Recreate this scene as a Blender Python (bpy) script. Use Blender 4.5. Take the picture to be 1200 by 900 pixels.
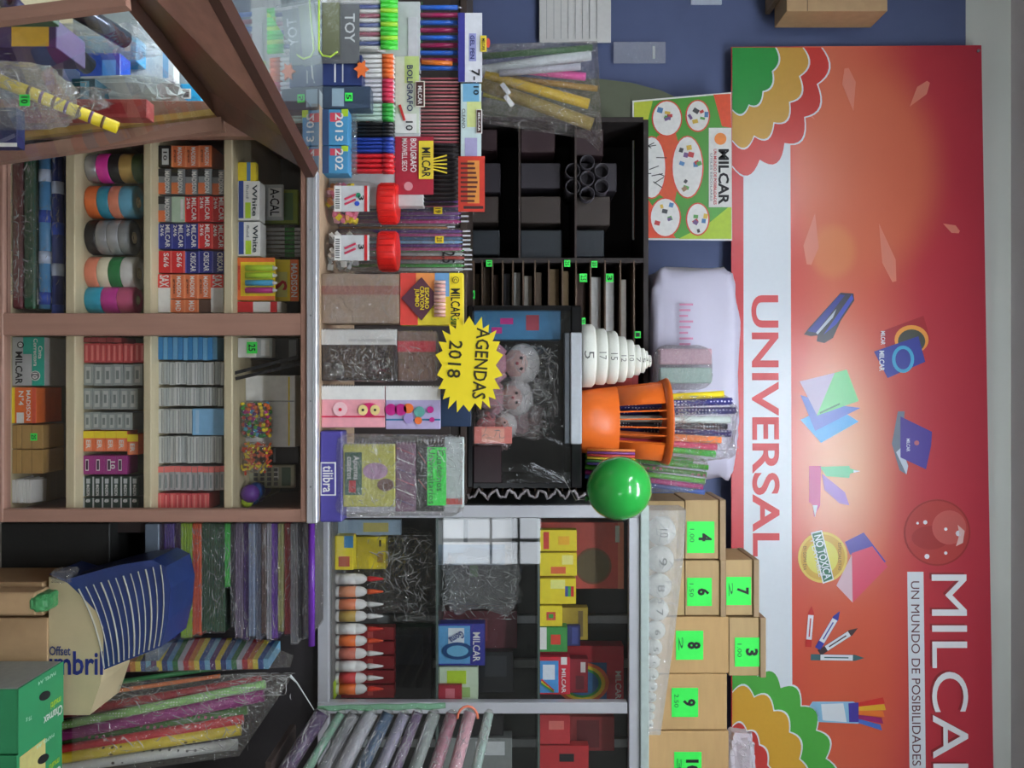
import bpy, bmesh, math, random
from mathutils import Vector, Matrix, noise
random.seed(7)
for o in list(bpy.data.objects): bpy.data.objects.remove(o, do_unlink=True)
scene = bpy.context.scene
COL = scene.collection
EYE = 1.45
PI = math.pi
# ---------------- camera (held sideways: world up points to the right of the frame)
cam_d = bpy.data.cameras.new('camera'); cam = bpy.data.objects.new('camera', cam_d); COL.objects.link(cam)
cam_d.sensor_width = 36; cam_d.sensor_fit = 'HORIZONTAL'; cam_d.lens = 30; cam_d.clip_start = 0.02
cam.matrix_world = Matrix(((0, -1, 0, 0), (0, 0, -1, 0), (1, 0, 0, EYE), (0, 0, 0, 1)))
scene.camera = cam
# ---------------- world, lights, exposure
world = bpy.data.worlds.new('world'); scene.world = world; world.use_nodes = True
wb = world.node_tree.nodes['Background']; wb.inputs[0].default_value = (0.75, 0.85, 1, 1); wb.inputs[1].default_value = 0.9
def area(name, loc, rot, sx, sy, power, color):
    d = bpy.data.lights.new(name, 'AREA'); d.shape = 'RECTANGLE'; d.size = sx; d.size_y = sy; d.energy = power; d.color = color
    o = bpy.data.objects.new(name, d); COL.objects.link(o); o.location = loc; o.rotation_euler = rot; return o
area('window_daylight', (1.46, -2.62, 1.26), (math.radians(90), 0, 0), 0.48, 0.92, 9, (0.86, 0.93, 1.0))
area('ceiling_tube_light', (0.3, 1.38, 3.3), (0, 0, 0), 1.3, 0.14, 6, (0.96, 0.98, 1.0))
area('added_ceiling_fill_rear', (0.2, -0.5, 3.3), (0, 0, 0), 1.3, 0.14, 18, (0.96, 0.98, 1.0))  # unseen rear lamp added for general fill
area('added_ceiling_fill_side', (-1.5, 0.2, 3.3), (0, 0, PI / 2), 1.3, 0.14, 9, (0.96, 0.98, 1.0))  # third lamp, unseen, added for more fill from the left
scene.view_settings.view_transform = 'Standard'; scene.view_settings.look = 'None'
scene.view_settings.exposure = 0.22; scene.view_settings.gamma = 1.0; scene.view_settings.use_curve_mapping = False

# ---------------- helpers
def P(px, py, Y): return Vector(((py - 450) * Y / 1000, Y, EYE + (px - 600) * Y / 1000))
def lin(c): c /= 255; return c / 12.92 if c <= .04045 else ((c + .055) / 1.055) ** 2.4
MATS = {}
def M(r, g, b, rough=.5, metal=0, var=.10, sc=60, bump=0, emit=0, stretch=None, coat=0):
    key = (r, g, b, rough, metal, var, sc, bump, emit, stretch, coat)
    if key in MATS: return MATS[key]
    m = bpy.data.materials.new('mat'); m.use_nodes = True; nt = m.node_tree; b_ = nt.nodes['Principled BSDF']
    c = (lin(r), lin(g), lin(b), 1)
    b_.inputs['Base Color'].default_value = c; b_.inputs['Roughness'].default_value = rough; b_.inputs['Metallic'].default_value = metal
    if coat: b_.inputs['Coat Weight'].default_value = coat
    tc = nt.nodes.new('ShaderNodeTexCoord'); mp = nt.nodes.new('ShaderNodeMapping'); nz = nt.nodes.new('ShaderNodeTexNoise')
    nt.links.new(tc.outputs['Object'], mp.inputs[0]); nt.links.new(mp.outputs[0], nz.inputs['Vector'])
    mp.inputs['Scale'].default_value = stretch or (1, 1, 1); nz.inputs['Scale'].default_value = sc; nz.inputs['Detail'].default_value = 4
    if var:
        mr = nt.nodes.new('ShaderNodeMapRange'); mr.inputs['To Min'].default_value = 1 - var * 1.6; mr.inputs['To Max'].default_value = 1 + var * 1.2
        mx = nt.nodes.new('ShaderNodeVectorMath'); mx.operation = 'SCALE'; mx.inputs[0].default_value = c[:3]
        nt.links.new(nz.outputs[0], mr.inputs[0]); nt.links.new(mr.outputs[0], mx.inputs['Scale']); nt.links.new(mx.outputs[0], b_.inputs['Base Color'])
    if bump:
        bp = nt.nodes.new('ShaderNodeBump'); bp.inputs['Strength'].default_value = bump; bp.inputs['Distance'].default_value = .004
        nt.links.new(nz.outputs[0], bp.inputs['Height']); nt.links.new(bp.outputs[0], b_.inputs['Normal'])
    if emit:
        b_.inputs['Emission Color'].default_value = c; b_.inputs['Emission Strength'].default_value = emit
    MATS[key] = m; return m
def film(name, gl=.12, haze=.05, rough=.08, sc=45, bump=.6, tint=(1, 1, 1), hz=(.85, .88, .88), edge=.3):
    m = bpy.data.materials.new(name); m.use_nodes = True; nt = m.node_tree; nt.nodes.clear()
    N = nt.nodes.new; out = N('ShaderNodeOutputMaterial'); tr = N('ShaderNodeBsdfTransparent'); gs = N('ShaderNodeBsdfGlossy'); df = N('ShaderNodeBsdfDiffuse')
    tr.inputs[0].default_value = (*tint, 1); gs.inputs['Roughness'].default_value = rough; df.inputs[0].default_value = (*hz, 1)
    m1 = N('ShaderNodeMixShader'); m2 = N('ShaderNodeMixShader'); lw = N('ShaderNodeLayerWeight'); lw.inputs[0].default_value = .25
    mr = N('ShaderNodeMapRange'); mr.inputs['To Min'].default_value = gl; mr.inputs['To Max'].default_value = min(1, gl + edge)
    nt.links.new(lw.outputs['Fresnel'], mr.inputs[0]); m1.inputs[0].default_value = haze
    nt.links.new(tr.outputs[0], m1.inputs[1]); nt.links.new(df.outputs[0], m1.inputs[2])
    nt.links.new(mr.outputs[0], m2.inputs[0]); nt.links.new(m1.outputs[0], m2.inputs[1]); nt.links.new(gs.outputs[0], m2.inputs[2])
    if bump:
        tc = N('ShaderNodeTexCoord'); nz = N('ShaderNodeTexNoise'); nz.inputs['Scale'].default_value = sc; nz.inputs['Detail'].default_value = 6; nz.inputs['Distortion'].default_value = 1.5
        bp = N('ShaderNodeBump'); bp.inputs['Strength'].default_value = bump; bp.inputs['Distance'].default_value = .06
        nt.links.new(tc.outputs['Object'], nz.inputs['Vector']); nt.links.new(nz.outputs[0], bp.inputs['Height'])
        nt.links.new(bp.outputs[0], gs.inputs['Normal'])
    nt.links.new(m2.outputs[0], out.inputs[0]); return m
GLASS = film('clear glass', .016, .003, .02, bump=0, edge=.14)
FILM = film('crinkled clear film', .2, .01, .035, bump=1.0, sc=26, edge=.3)
FILMH = film('hazy film', .2, .12, .06, bump=1)
FILMW = film('white film', .12, .62, .25, hz=(.75, .74, .82), bump=.9, sc=20)
JAR = film('clear jar plastic', .035, .02, .05, bump=.15, sc=12)
FILMG = film('green film', .08, .12, .12, tint=(.75, 1, .8), hz=(.2, .6, .35))
def wood(r, g, b, axis='Z', rough=.45, var=.3):
    st = {'X': (1, 14, 14), 'Y': (14, 1, 14), 'Z': (14, 14, 1)}[axis]
    return M(r, g, b, rough, 0, var, 5, .15, 0, st)
BROWN = wood(158, 120, 104, 'Z', var=.14); BROWNX = wood(158, 120, 104, 'X', var=.14); BEIGE = wood(196, 184, 150, 'X', .6, .12); DKWOOD = wood(92, 62, 50, 'Y', .35, .3)
ALU = M(205, 207, 212, .35, .55, .04, 30); WHITE = M(232, 232, 228, .5); PAPER = M(225, 225, 222, .7, 0, .05); BLACK = M(22, 22, 25, .35); DARK = M(30, 27, 28, .6)
CARD = M(190, 158, 118, .75, 0, .10, 25, .1); CARD2 = M(170, 145, 118, .75, 0, .1, 25, .1)
RED = M(205, 35, 40, .4); BLUE = M(40, 50, 140, .4); NAVY = M(30, 35, 85, .45); ORANGE = M(235, 115, 50, .45); YELLOW = M(245, 220, 40, .5)
GREEN = M(60, 170, 70, .45); TAG = M(60, 245, 90, .6, 0, .03); TEAL = M(40, 175, 150, .45); PINK = M(240, 130, 160, .5); MAG = M(190, 35, 130, .4); PURPLE = M(95, 50, 140, .4)
GREY = M(140, 145, 148, .5); LGREY = M(195, 200, 200, .5); SILVER = M(190, 192, 198, .25, .7, .04); CYAN = M(70, 170, 215, .4); GOLD = M(200, 165, 90, .35, .4); LIME = M(180, 215, 50, .5); INK = M(25, 25, 28, .6, 0, 0); MAROON = M(110, 30, 45, .5); SKY = M(130, 185, 225, .5); CREAM = M(235, 225, 195, .6); SALMON = M(235, 140, 110, .45)

def mesh_obj(name, me, mat=None, parent=None, loc=None):
    o = bpy.data.objects.new(name, me); COL.objects.link(o)
    if mat is not None and not me.materials: me.materials.append(mat)
    if parent: o.parent = parent
    if loc is not None: o.location = loc
    return o
def tag(o, label=None, cat=None, group=None, kind=None):
    if label: o['label'] = label
    if cat: o['category'] = cat
    if group: o['group'] = group
    if kind: o['kind'] = kind
    return o
def thing(name, label, cat, loc, group=None, rz=0):
    o = bpy.data.objects.new(name, None); COL.objects.link(o); o.location = loc; o.rotation_euler[2] = rz; o.empty_display_size = .02
    return tag(o, label, cat, group)
class MB:
    def __init__(s): s.v = []; s.f = []
    def add(s, vs, fs):
        n = len(s.v); s.v += [tuple(v) for v in vs]; s.f += [tuple(i + n for i in f) for f in fs]; return s
    def box(s, x0, x1, y0, y1, z0, z1, c=0):
        if c <= 0:
            vs = [(x, y, z) for x in (x0, x1) for y in (y0, y1) for z in (z0, z1)]
            return s.add(vs, [(0, 1, 3, 2), (4, 6, 7, 5), (0, 4, 5, 1), (2, 3, 7, 6), (0, 2, 6, 4), (1, 5, 7, 3)])
        c = min(c, (x1 - x0) * .4, (y1 - y0) * .4, (z1 - z0) * .4)
        # chamfered in profile seen from above and from the front
        bm = bmesh.new(); bmesh.ops.create_cube(bm, size=1)
        for v in bm.verts: v.co = Vector(((x0 + x1) / 2 + v.co.x * (x1 - x0), (y0 + y1) / 2 + v.co.y * (y1 - y0), (z0 + z1) / 2 + v.co.z * (z1 - z0)))
        bmesh.ops.bevel(bm, geom=bm.edges[:], offset=c, segments=1, affect='EDGES')
        bm.verts.ensure_lookup_table(); s.add([v.co for v in bm.verts], [[v.index for v in f.verts] for f in bm.faces]); bm.free(); return s
    def bar(s, p0, p1, w, d, up=(0, 0, 1)):
        p0 = Vector(p0); p1 = Vector(p1); a = (p1 - p0).normalized(); u = Vector(up)
        if abs(a.dot(u)) > .95: u = Vector((0, 1, 0))
        b = a.cross(u).normalized(); c = b.cross(a)
        vs = [p + b * x * w / 2 + c * y * d / 2 for p in (p0, p1) for x, y in ((-1, -1), (1, -1), (1, 1), (-1, 1))]
        return s.add(vs, [(3, 2, 1, 0), (4, 5, 6, 7), (0, 1, 5, 4), (1, 2, 6, 5), (2, 3, 7, 6), (3, 0, 4, 7)])
    def tube(s, pts, r, n=10, cap=True, rs=None, hole=0):
        pts = [Vector(p) for p in pts]; base = len(s.v); rings = []
        prof = [(p, (rs[i] if rs else r)) for i, p in enumerate(pts)]
        a0 = (pts[-1] - pts[0]).normalized(); u = Vector((0, 1, 0)) if abs(a0.y) < .9 else Vector((1, 0, 0))
        def frame(i):
            a = (pts[min(i + 1, len(pts) - 1)] - pts[max(i - 1, 0)]).normalized(); b = a.cross(u).normalized(); return b, b.cross(a)
        if hole: prof = [(prof[0][0] + a0 * hole * 2, hole), (prof[0][0], hole)] + prof + [(prof[-1][0], hole), (prof[-1][0] - a0 * hole * 2, hole)]; idx = [0, 0] + list(range(len(pts))) + [len(pts) - 1] * 2
        else: idx = list(range(len(pts)))
        vs = []; fs = []
        for k, (p, rr) in enumerate(prof):
            b, c = frame(idx[k])
            vs += [p + (b * math.cos(2 * PI * j / n) + c * math.sin(2 * PI * j / n)) * rr for j in range(n)]
        m = len(prof)
        for k in range(m - 1):
            for j in range(n): fs.append((k * n + j, k * n + (j + 1) % n, (k + 1) * n + (j + 1) % n, (k + 1) * n + j))
        if cap: fs.append(tuple(range(n - 1, -1, -1))); fs.append(tuple((m - 1) * n + j for j in range(n)))
        return s.add(vs, fs)
    def lathe(s, prof, n=20, c=(0, 0, 0)):
        vs = []; fs = []; m = len(prof)
        for r, z in prof: vs += [(c[0] + r * math.cos(2 * PI * j / n), c[1] + r * math.sin(2 * PI * j / n), c[2] + z) for j in range(n)]
        for k in range(m - 1):
            for j in range(n): fs.append((k * n + j, k * n + (j + 1) % n, (k + 1) * n + (j + 1) % n, (k + 1) * n + j))
        fs.append(tuple(range(n - 1, -1, -1))); fs.append(tuple((m - 1) * n + j for j in range(n)))
        return s.add(vs, fs)
    def ball(s, c, rx, ry=None, rz=None, n=14, m=9):
        ry = ry or rx; rz = rz or rx
        prof = []; vs = []; fs = []
        for k in range(1, m):
            t = PI * k / m
            vs += [(c[0] + rx * math.sin(t) * math.cos(2 * PI * j / n), c[1] + ry * math.sin(t) * math.sin(2 * PI * j / n), c[2] - rz * math.cos(t)) for j in range(n)]
        for k in range(m - 2):
            for j in range(n): fs.append((k * n + j, k * n + (j + 1) % n, (k + 1) * n + (j + 1) % n, (k + 1) * n + j))
        b = len(vs); vs += [(c[0], c[1], c[2] - rz), (c[0], c[1], c[2] + rz)]
        for j in range(n): fs.append((b, (j + 1) % n, j)); fs.append((b + 1, (m - 2) * n + j, (m - 2) * n + (j + 1) % n))
        return s.add(vs, fs)
    def prism(s, pts, y0, y1):   # outline in x,z extruded along y
        n = len(pts); vs = [(x, y0, z) for x, z in pts] + [(x, y1, z) for x, z in pts]
        return s.add(vs, [tuple(range(n)), tuple(range(2 * n - 1, n - 1, -1))] + [(i, i + n, (i + 1) % n + n, (i + 1) % n) for i in range(n)])
    def mesh(s, smooth=False):
        me = bpy.data.meshes.new('m'); me.from_pydata(s.v, [], s.f); me.update()
        bm = bmesh.new(); bm.from_mesh(me); bmesh.ops.recalc_face_normals(bm, faces=bm.faces); bm.to_mesh(me); bm.free()
        if smooth:
            for p in me.polygons: p.use_smooth = len(p.vertices) <= 4
        return me
    def obj(s, name, mat, parent=None, loc=None, smooth=False): return mesh_obj(name, s.mesh(smooth), mat, parent, loc)
# text: one mesh per string, normalised to a 1 x 1 box in the x,z plane
TXT = {}
def text_mesh(string, bold=.0, mat=None, res=2):
    key = (string, bold, mat.name if mat else '')
    if key in TXT: return TXT[key]
    cu = bpy.data.curves.new('t', 'FONT'); cu.body = string; cu.resolution_u = res; cu.offset = bold; cu.size = 1; cu.align_x = 'CENTER'; cu.space_line = .85
    o = bpy.data.objects.new('t', cu); COL.objects.link(o)
    dg = bpy.context.evaluated_depsgraph_get(); me = bpy.data.meshes.new_from_object(o.evaluated_get(dg))
    bpy.data.objects.remove(o)
    xs = [v.co.x for v in me.vertices]; ys = [v.co.y for v in me.vertices]
    x0, x1, y0, y1 = min(xs), max(xs), min(ys), max(ys)
    for v in me.vertices: v.co = Vector(((v.co.x - x0) / (x1 - x0) - .5, 0, (v.co.y - y0) / (y1 - y0) - .5))
    me.materials.clear()
    vs = [tuple(v.co) for v in me.vertices]; fs = []
    for p in me.polygons:
        f = list(p.vertices); u = [vs[i] for i in f]; ar = sum(u[i][0] * u[(i + 1) % len(u)][2] - u[(i + 1) % len(u)][0] * u[i][2] for i in range(len(u)))
        if abs(ar) > 1e-9: fs.append(f if ar > 0 else f[::-1])
    bpy.data.meshes.remove(me); me = bpy.data.meshes.new('t'); me.from_pydata(vs, [], fs); me.update()
    if mat: me.materials.append(mat)
    TXT[key] = me; return me
def text(string, parent, x0, x1, z0, z1, mat, y=-.0012, rot=0, bold=.015, name='lettering', res=2):
    me = text_mesh(string, bold, mat, res); w = x1 - x0; h = z1 - z0
    o = mesh_obj(name, me, None, parent, ((x0 + x1) / 2, y, (z0 + z1) / 2))
    if abs(rot) == 90: o.scale = (h, 1, w)
    else: o.scale = (w, 1, h)
    o.rotation_euler = (0, math.radians(rot), 0)
    return o
def rect(r, Y, base=None):
    px0, px1, py0, py1 = r
    a = P(px0, py0, Y); b = P(px1, py1, Y); z0 = a.z if base is None else base
    return (a.x + b.x) / 2, z0, b.x - a.x, b.z - z0
LABELS = []
def boxy(name, label, cat, r, Y, d, mat, group=None, prints=(), texts=(), base=None, c=.0015, rz=0, part='body', tilt=0):
    X, z0, w, h = rect(r, Y, base)
    me = MB().box(-w / 2, w / 2, 0, d, 0, h, c)
    if not prints and not texts:
        o = me.obj(name, mat, None, (X, Y, z0)); tag(o, label, cat, group); o.rotation_euler[2] = rz; o.rotation_euler[1] = tilt; return o
    t = thing(name, label, cat, (X, Y, z0), group, rz); t.rotation_euler[1] = tilt
    me.obj(part, mat, t)
    face(t, w, h, prints, texts); return t
def face(t, w, h, prints, texts, y=0):
    for i, p in enumerate(prints):
        fx0, fx1, fz0, fz1, pm = p[:5]; nm = p[5] if len(p) > 5 else 'printed_panel'
        e = .0005 + .0004 * i
        MB().box(-w / 2 + fx0 * w, -w / 2 + fx1 * w, y - e, y, fz0 * h, fz1 * h).obj(nm, pm, t)
    for p in texts:
        st, fx0, fx1, fz0, fz1, pm = p[:6]; rot = p[6] if len(p) > 6 else 0
        text(st, t, -w / 2 + fx0 * w, -w / 2 + fx1 * w, fz0 * h, fz1 * h, pm, y - .0012 - .0004 * len(prints), rot)
def disc(t, cx, cz, r, mat, y=-.003, rz=None, name='printed_spot', n=20, e=.0008):
    rz = rz or r
    return MB().prism([(cx + r * math.cos(2 * PI * i / n), cz + rz * math.sin(2 * PI * i / n)) for i in range(n)], y - e, y).obj(name, mat, t)
def crumple(w, d, h, seed, amp=.12, n=34, m=22, e=.55):
    vs = []; fs = []
    sg = lambda v, p: math.copysign(abs(v) ** p, v)
    for k in range(m + 1):
        t = -PI / 2 + PI * k / m
        for j in range(n):
            a = 2 * PI * j / n
            v = Vector((sg(math.cos(t), e) * sg(math.cos(a), e), sg(math.cos(t), e) * sg(math.sin(a), e), sg(math.sin(t), e)))
            q = noise.noise(v * 2.6 + Vector((seed * 3.1, seed, 0))) * amp + noise.noise(v * 7 + Vector((seed, 0, seed))) * amp * .5 + noise.noise(v * 19 + Vector((seed, 9, 0))) * amp * .28
            v *= (1 - amp * .6 + q)
            vs.append((v.x * w / 2, v.y * d / 2 + d / 2, max(0, h / 2 + v.z * h / 2)))
    for k in range(m):
        for j in range(n): fs.append((k * n + j, k * n + (j + 1) % n, (k + 1) * n + (j + 1) % n, (k + 1) * n + j))
    return MB().add(vs, fs)
def bag(name, label, cat, r, Y, d, mat, seed=1, group=None, base=None, amp=.14, part='bag_film', smooth=False, e=.45, child_of=None):
    X, z0, w, h = rect(r, Y, base)
    mb = crumple(w, d, h, seed, amp, e=e)
    if child_of: return mb.obj(part, mat, child_of, Vector((X, Y, z0)) - child_of.location, smooth)
    t = thing(name, label, cat, (X, Y, z0), group); mb.obj(part, mat, t, None, smooth); return t
def roll(name, label, cat, p0, p1, r, mat, group=None, n=12, hole=True, parent=None):
    p0 = Vector(p0); p1 = Vector(p1)
    o = MB().tube([Vector((0, 0, 0)), p1 - p0], r, n, True, hole=r * .35 if hole else 0).obj(name, mat, None, p0, True)
    if parent: o.parent = parent; o.location = p0 - parent.location; return o
    return tag(o, label, cat, group)
def struct(name, mb, mat): return tag(mb.obj(name, mat), kind='structure')
ORD = ['first', 'second', 'third', 'fourth', 'fifth', 'sixth', 'seventh', 'eighth', 'ninth', 'tenth', 'eleventh', 'twelfth', 'thirteenth', 'fourteenth', 'fifteenth', 'sixteenth', 'seventeenth', 'eighteenth', 'nineteenth', 'twentieth']
def price(t, x, y, z, s, string='2'):
    o = MB().box(-s * .5, s * .5, -.0006, 0, -s * .45, s * .45).obj('price_tag', TAG, t, (x, y, z))
    te = text(string, o, -s * .3, s * .3, -s * .3, s * .3, INK); return o
GLINT = film('whitened film glint', .35, .42, .12, bump=.3, sc=80, edge=.3, hz=(.95, .97, .97))  # film whitened so the glints of its folds sit in the colour
def glint_ridges(parent, x0, x1, z0, z1, y, n, seed, L=.03, wd=.0009, ang=None, mat=None):
    """thin triangular film ridges, whitened to put fold glints into the colour"""
    rn = random.Random(seed); mb = MB(); cl = [(rn.uniform(x0, x1), rn.uniform(z0, z1)) for _ in range(max(2, n // 9))]
    for k in range(n):
        c = cl[k % len(cl)] if rn.random() < .6 else (rn.uniform(x0, x1), rn.uniform(z0, z1))
        x = min(max(c[0] + rn.gauss(0, L * .6), x0), x1); z = min(max(c[1] + rn.gauss(0, L * .6), z0), z1)
        a = (rn.uniform(0, PI) if ang is None else ang + rn.gauss(0, .35)); m = rn.randint(2, 4); st_ = L * rn.uniform(.25, .9) / m; pts = [(x, z)]
        for _ in range(m):
            a += rn.gauss(0, .35); x = min(max(x + math.cos(a) * st_, x0), x1); z = min(max(z + math.sin(a) * st_, z0), z1); pts.append((x, z))
        w_ = wd * rn.uniform(.4, 1.3); nx, nz = -math.sin(a) * w_, math.cos(a) * w_; base = []
        for i, (px_, pz_) in enumerate(pts):
            f = 1 if 0 < i < m else .15
            base += [(px_ - nx * f, y, pz_ - nz * f), (px_, y - w_ * f, pz_), (px_ + nx * f, y, pz_ + nz * f)]
        mb.add(base, [(3 * i + j, 3 * i + (j + 1) % 3, 3 * i + 3 + (j + 1) % 3, 3 * i + 3 + j) for i in range(m) for j in range(3)])
    o = mb.obj('film_glint_ridges', mat or GLINT, parent); o['kind'] = 'stuff'; return o
# ================= THE SETTING
WALLY = 3.42
WB = M(84, 96, 134, .7, 0, .10, 6, .05); WW = M(218, 222, 214, .8, 0, .05, 3, .1)
struct('wall_back', MB().box(-2.6, 2.6, WALLY, WALLY + .1, 0, 3.45), WW)
struct('trim_1', MB().box(-2.6, 1.9, WALLY - .012, WALLY, 0, 3.262), WB)      # blue board lining under the white strip
WG = M(128, 126, 118, .8, 0, .12, 2)
struct('wall_left', MB().box(-2.7, -2.6, -2.6, WALLY + .1, 0, 3.45), WG)
struct('wall_front', MB().box(-2.7, 1.2, -2.7, -2.6, 0, 3.45).box(1.72, 2.7, -2.7, -2.6, 0, 3.45).box(1.2, 1.72, -2.7, -2.6, 1.75, 3.45).box(1.2, 1.72, -2.7, -2.6, 0, .78), WG)
struct('wall_right', MB().box(2.6, 2.7, -2.6, WALLY + .1, 0, 3.45), WG)
struct('ceiling', MB().box(-2.7, 2.7, -2.6, WALLY + .1, 3.45, 3.55), M(228, 222, 226, .9, 0, .04, 3))
fl = thing('floor', None, None, (0, 0, 0)); fl['kind'] = 'structure'
MB().box(-2.7, 2.7, -2.6, WALLY + .1, -.06, -.006).obj('grout_bed', M(90, 85, 80, .9), fl)
tile_m = MB().box(-.197, .197, -.197, .197, -.006, 0, .002).mesh()
for i in range(13):
    for j in range(15): mesh_obj('floor_tile', tile_m, M(150, 140, 128, .3, 0, .12, 8), fl, (-2.4 + i * .4, -2.4 + j * .4, 0))
for lb, loc, rz in (('white fluorescent batten lamp on the ceiling above the counter', (.3, 1.38, 3.45), 0), ('fluorescent batten lamp on the ceiling behind the viewer', (.2, -.5, 3.45), 0), ('fluorescent batten lamp along the left side of the ceiling', (-1.5, .2, 3.45), PI / 2)):  # rear and left battens are added, unseen sources of fill
    lamp = thing('ceiling_lamp', lb, 'lamp', loc, None, rz)
    MB().box(-.68, .68, -.05, .05, -.06, 0, .005).obj('lamp_housing', WHITE, lamp)
    for s in (-.03, .03): MB().tube([(-.62, s, -.085), (.62, s, -.085)], .013, 10).obj('fluorescent_tube', M(235, 245, 255, .4, 0, 0, 60, 0, 85), lamp)
mb = MB()
for x in (1.2, 1.45, 1.69): mb.box(x, x + .03, -2.6, -2.56, .78, 1.75)
for z in (.78, 1.24, 1.5, 1.72): mb.box(1.2, 1.72, -2.59, -2.565, z, z + .025)
struct('added_window_bars', MB().add(mb.v, mb.f), M(60, 60, 60, .5))  # unseen bars added to break up the window's reflection

# ================= FRONT DISPLAY COUNTER  (front face Y=2.0)
CY = 2.0; CTOP = P(372, 0, CY).z
XL = P(0, 118, CY).x; XR = P(0, 612, CY).x; CD = .47
ct = thing('display_counter', 'brown wood and glass display counter holding boxes, ribbon and stationery', 'display counter', (0, CY, 0))
def cbox(n, m, x0, x1, y0, y1, z0, z1, c=.002): return MB().box(x0, x1, y0, y1, z0, z1, c).obj(n, m, ct)
zr = P(352, 0, CY).z; z362 = P(360, 0, CY).z; zb = P(4, 0, CY).z
xs = [(XL, P(0, 160, CY).x), (P(0, 367, CY).x, P(0, 393, CY).x), (P(0, 597, CY).x, XR)]
for a, b in xs: cbox('stile', BROWN, a, b, 0, .03, 0, z362)
cbox('top_rail', BROWNX, XL, XR, -.001, .031, zr, z362 - .001)
cbox('bottom_rail', BROWNX, XL, XR, -.001, .031, zb - .05, zb)
cbox('kick_board', BROWNX, XL, XR, .02, .035, 0, zb - .052)
cbox('counter_trim', ALU, P(0, 200, CY).x, XR + .002, -.008, .02, z362, CTOP)
for k in range(4): MB().box(-.002, .002, -.0092, -.008, z362 + .008, z362 + .012).obj('screw', GREY, ct, (P(0, 270 + k * 100, CY).x, 0, 0))
MB().box(P(0, 200, CY).x, XR + .002, -.0094, -.0084, z362 + .0145, z362 + .0155).obj('trim_groove', GREY, ct)
cbox('counter_top', CARD2, XL, XR, .02, CD, z362 + .004, CTOP)
cbox('back_panel', M(120, 118, 108, .7), XL, XR, CD - .01, CD, zb, z362)
cbox('side_panel', BROWN, XR - .015, XR - .001, .03, CD - .01, 0, z362)
cbox('side_panel', BROWN, XL, XL + .015, .03, CD - .01, 0, z362)
cbox('middle_divider', BEIGE, P(0, 374, CY).x, P(0, 386, CY).x, .03, CD - .01, zb, z362)
SH = []
for a, b in ((-8, 4), (78, 89), (169, 178), (263, 273)):
    z1 = P(b, 0, 2.04).z; z0 = P(a, 0, 2.04).z; SH.append(z1)
    xa = [(XL + .016, P(0, 374, CY).x), (P(0, 386, CY).x, XR - .016)]
    for x0, x1 in xa: cbox('shelf', BEIGE, x0, x1, .035, CD - .012, z0, z1)
for x0, x1 in ((XL + .02, P(0, 368, CY).x), (P(0, 392, CY).x, P(0, 598, CY).x)):
    MB().box(x0, x1, .012, .017, zb, zr).obj('glass_pane', GLASS, ct)
IY = 2.075   # front plane of the goods
# bay A, lowest shelf: long wrapped rolls and packs, lying
s = SH[0]
packs = [('dark maroon film-wrapped pack of paper', MAROON, 4, 24), ('dark green film-wrapped pack of paper', M(30, 90, 60, .4), 24, 39)]
z = s
for i, (lb, mt, a, b) in enumerate(packs):
    zt = P(b + 2, 0, IY).z; t = thing('paper_pack', lb + ' lying on the lowest shelf', 'paper pack', (P(0, 270, IY).x, IY, z), 'long packs on the lowest shelf')
    MB().box(-.2, .19, 0, .2, 0, zt - z - .001, .004).obj('paper', mt, t); glint_ridges(t, -.19, .18, .002, zt - z - .002, -.012, 70, i + 5, .03); crumple(.40, .21, zt - z + .002, i + 3, .03, e=.25).obj('film_wrap', FILM, t, (0, -.005, 0), True); z = zt + .003
for i, (mt, r) in enumerate(((M(90, 150, 200, .3), .0155), (M(50, 65, 130, .3), .0135))):
    t = thing('gift_wrap_roll', ['pale blue shiny gift wrap roll lying on the green pack', 'navy blue gift wrap roll lying above the pale blue roll'][i], 'gift wrap roll', (P(0, 270, IY).x, IY, z), 'long packs on the lowest shelf')
    MB().tube([(-.195, r, r), (.19, r, r)], r, 14, hole=r * .3).obj('roll', mt, t, None, True); glint_ridges(t, -.19, .18, .004, 2 * r - .003, -.002, 45, i + 15, .03, .0007, 0)
    for k in range(4): MB().tube([(-.15 + k * .1 + i * .03, r, r), (-.12 + k * .1 + i * .03, r, r)], r * 1.04, 14).obj('label_band', M(60, 90, 190, .4) if k % 2 else M(190, 205, 230, .4), t, None, True)
    z += 2 * r + .001
t = thing('gift_wrap_roll', 'dark blue gift wrap roll standing highest on the lowest shelf pile', 'gift wrap roll', (P(0, 270, IY).x, IY + .035, z - .018), 'long packs on the lowest shelf')
MB().tube([(-.195, .013, .013), (.19, .013, .013)], .0125, 14, hole=.004).obj('roll', M(45, 70, 150, .3), t, None, True)
# bay A, second shelf: ribbon spools in columns
cols = [(193, 18, [('silver', SILVER, 14), ('bright pink', M(235, 60, 170, .3), 15), ('black', BLACK, 13), ('gold', GOLD, 16), ('dark green', M(60, 90, 40, .4), 12)]),
        (233, 20, [('orange', ORANGE, 15), ('teal blue', M(40, 150, 180, .3), 14), ('salmon', SALMON, 13), ('light blue', M(100, 180, 215, .3), 17)]),
        (275, 21.5, [('black', BLACK, 13), ('silver grey', M(160, 162, 166, .25, .3), 14), ('pale silver', M(175, 178, 182, .25, .3), 14), ('mid silver', M(150, 155, 158, .25, .3), 12)]),
        (318, 20.5, [('salmon', SALMON, 15), ('ivory', CREAM, 14), ('green', M(40, 130, 70, .4), 15), ('white', WHITE, 16)]),
        (350, 16.5, [('cyan', M(50, 165, 195, .3), 20), ('magenta', M(200, 60, 150, .3), 20), ('dusty pink', M(215, 100, 140, .3), 20)])]
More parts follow.
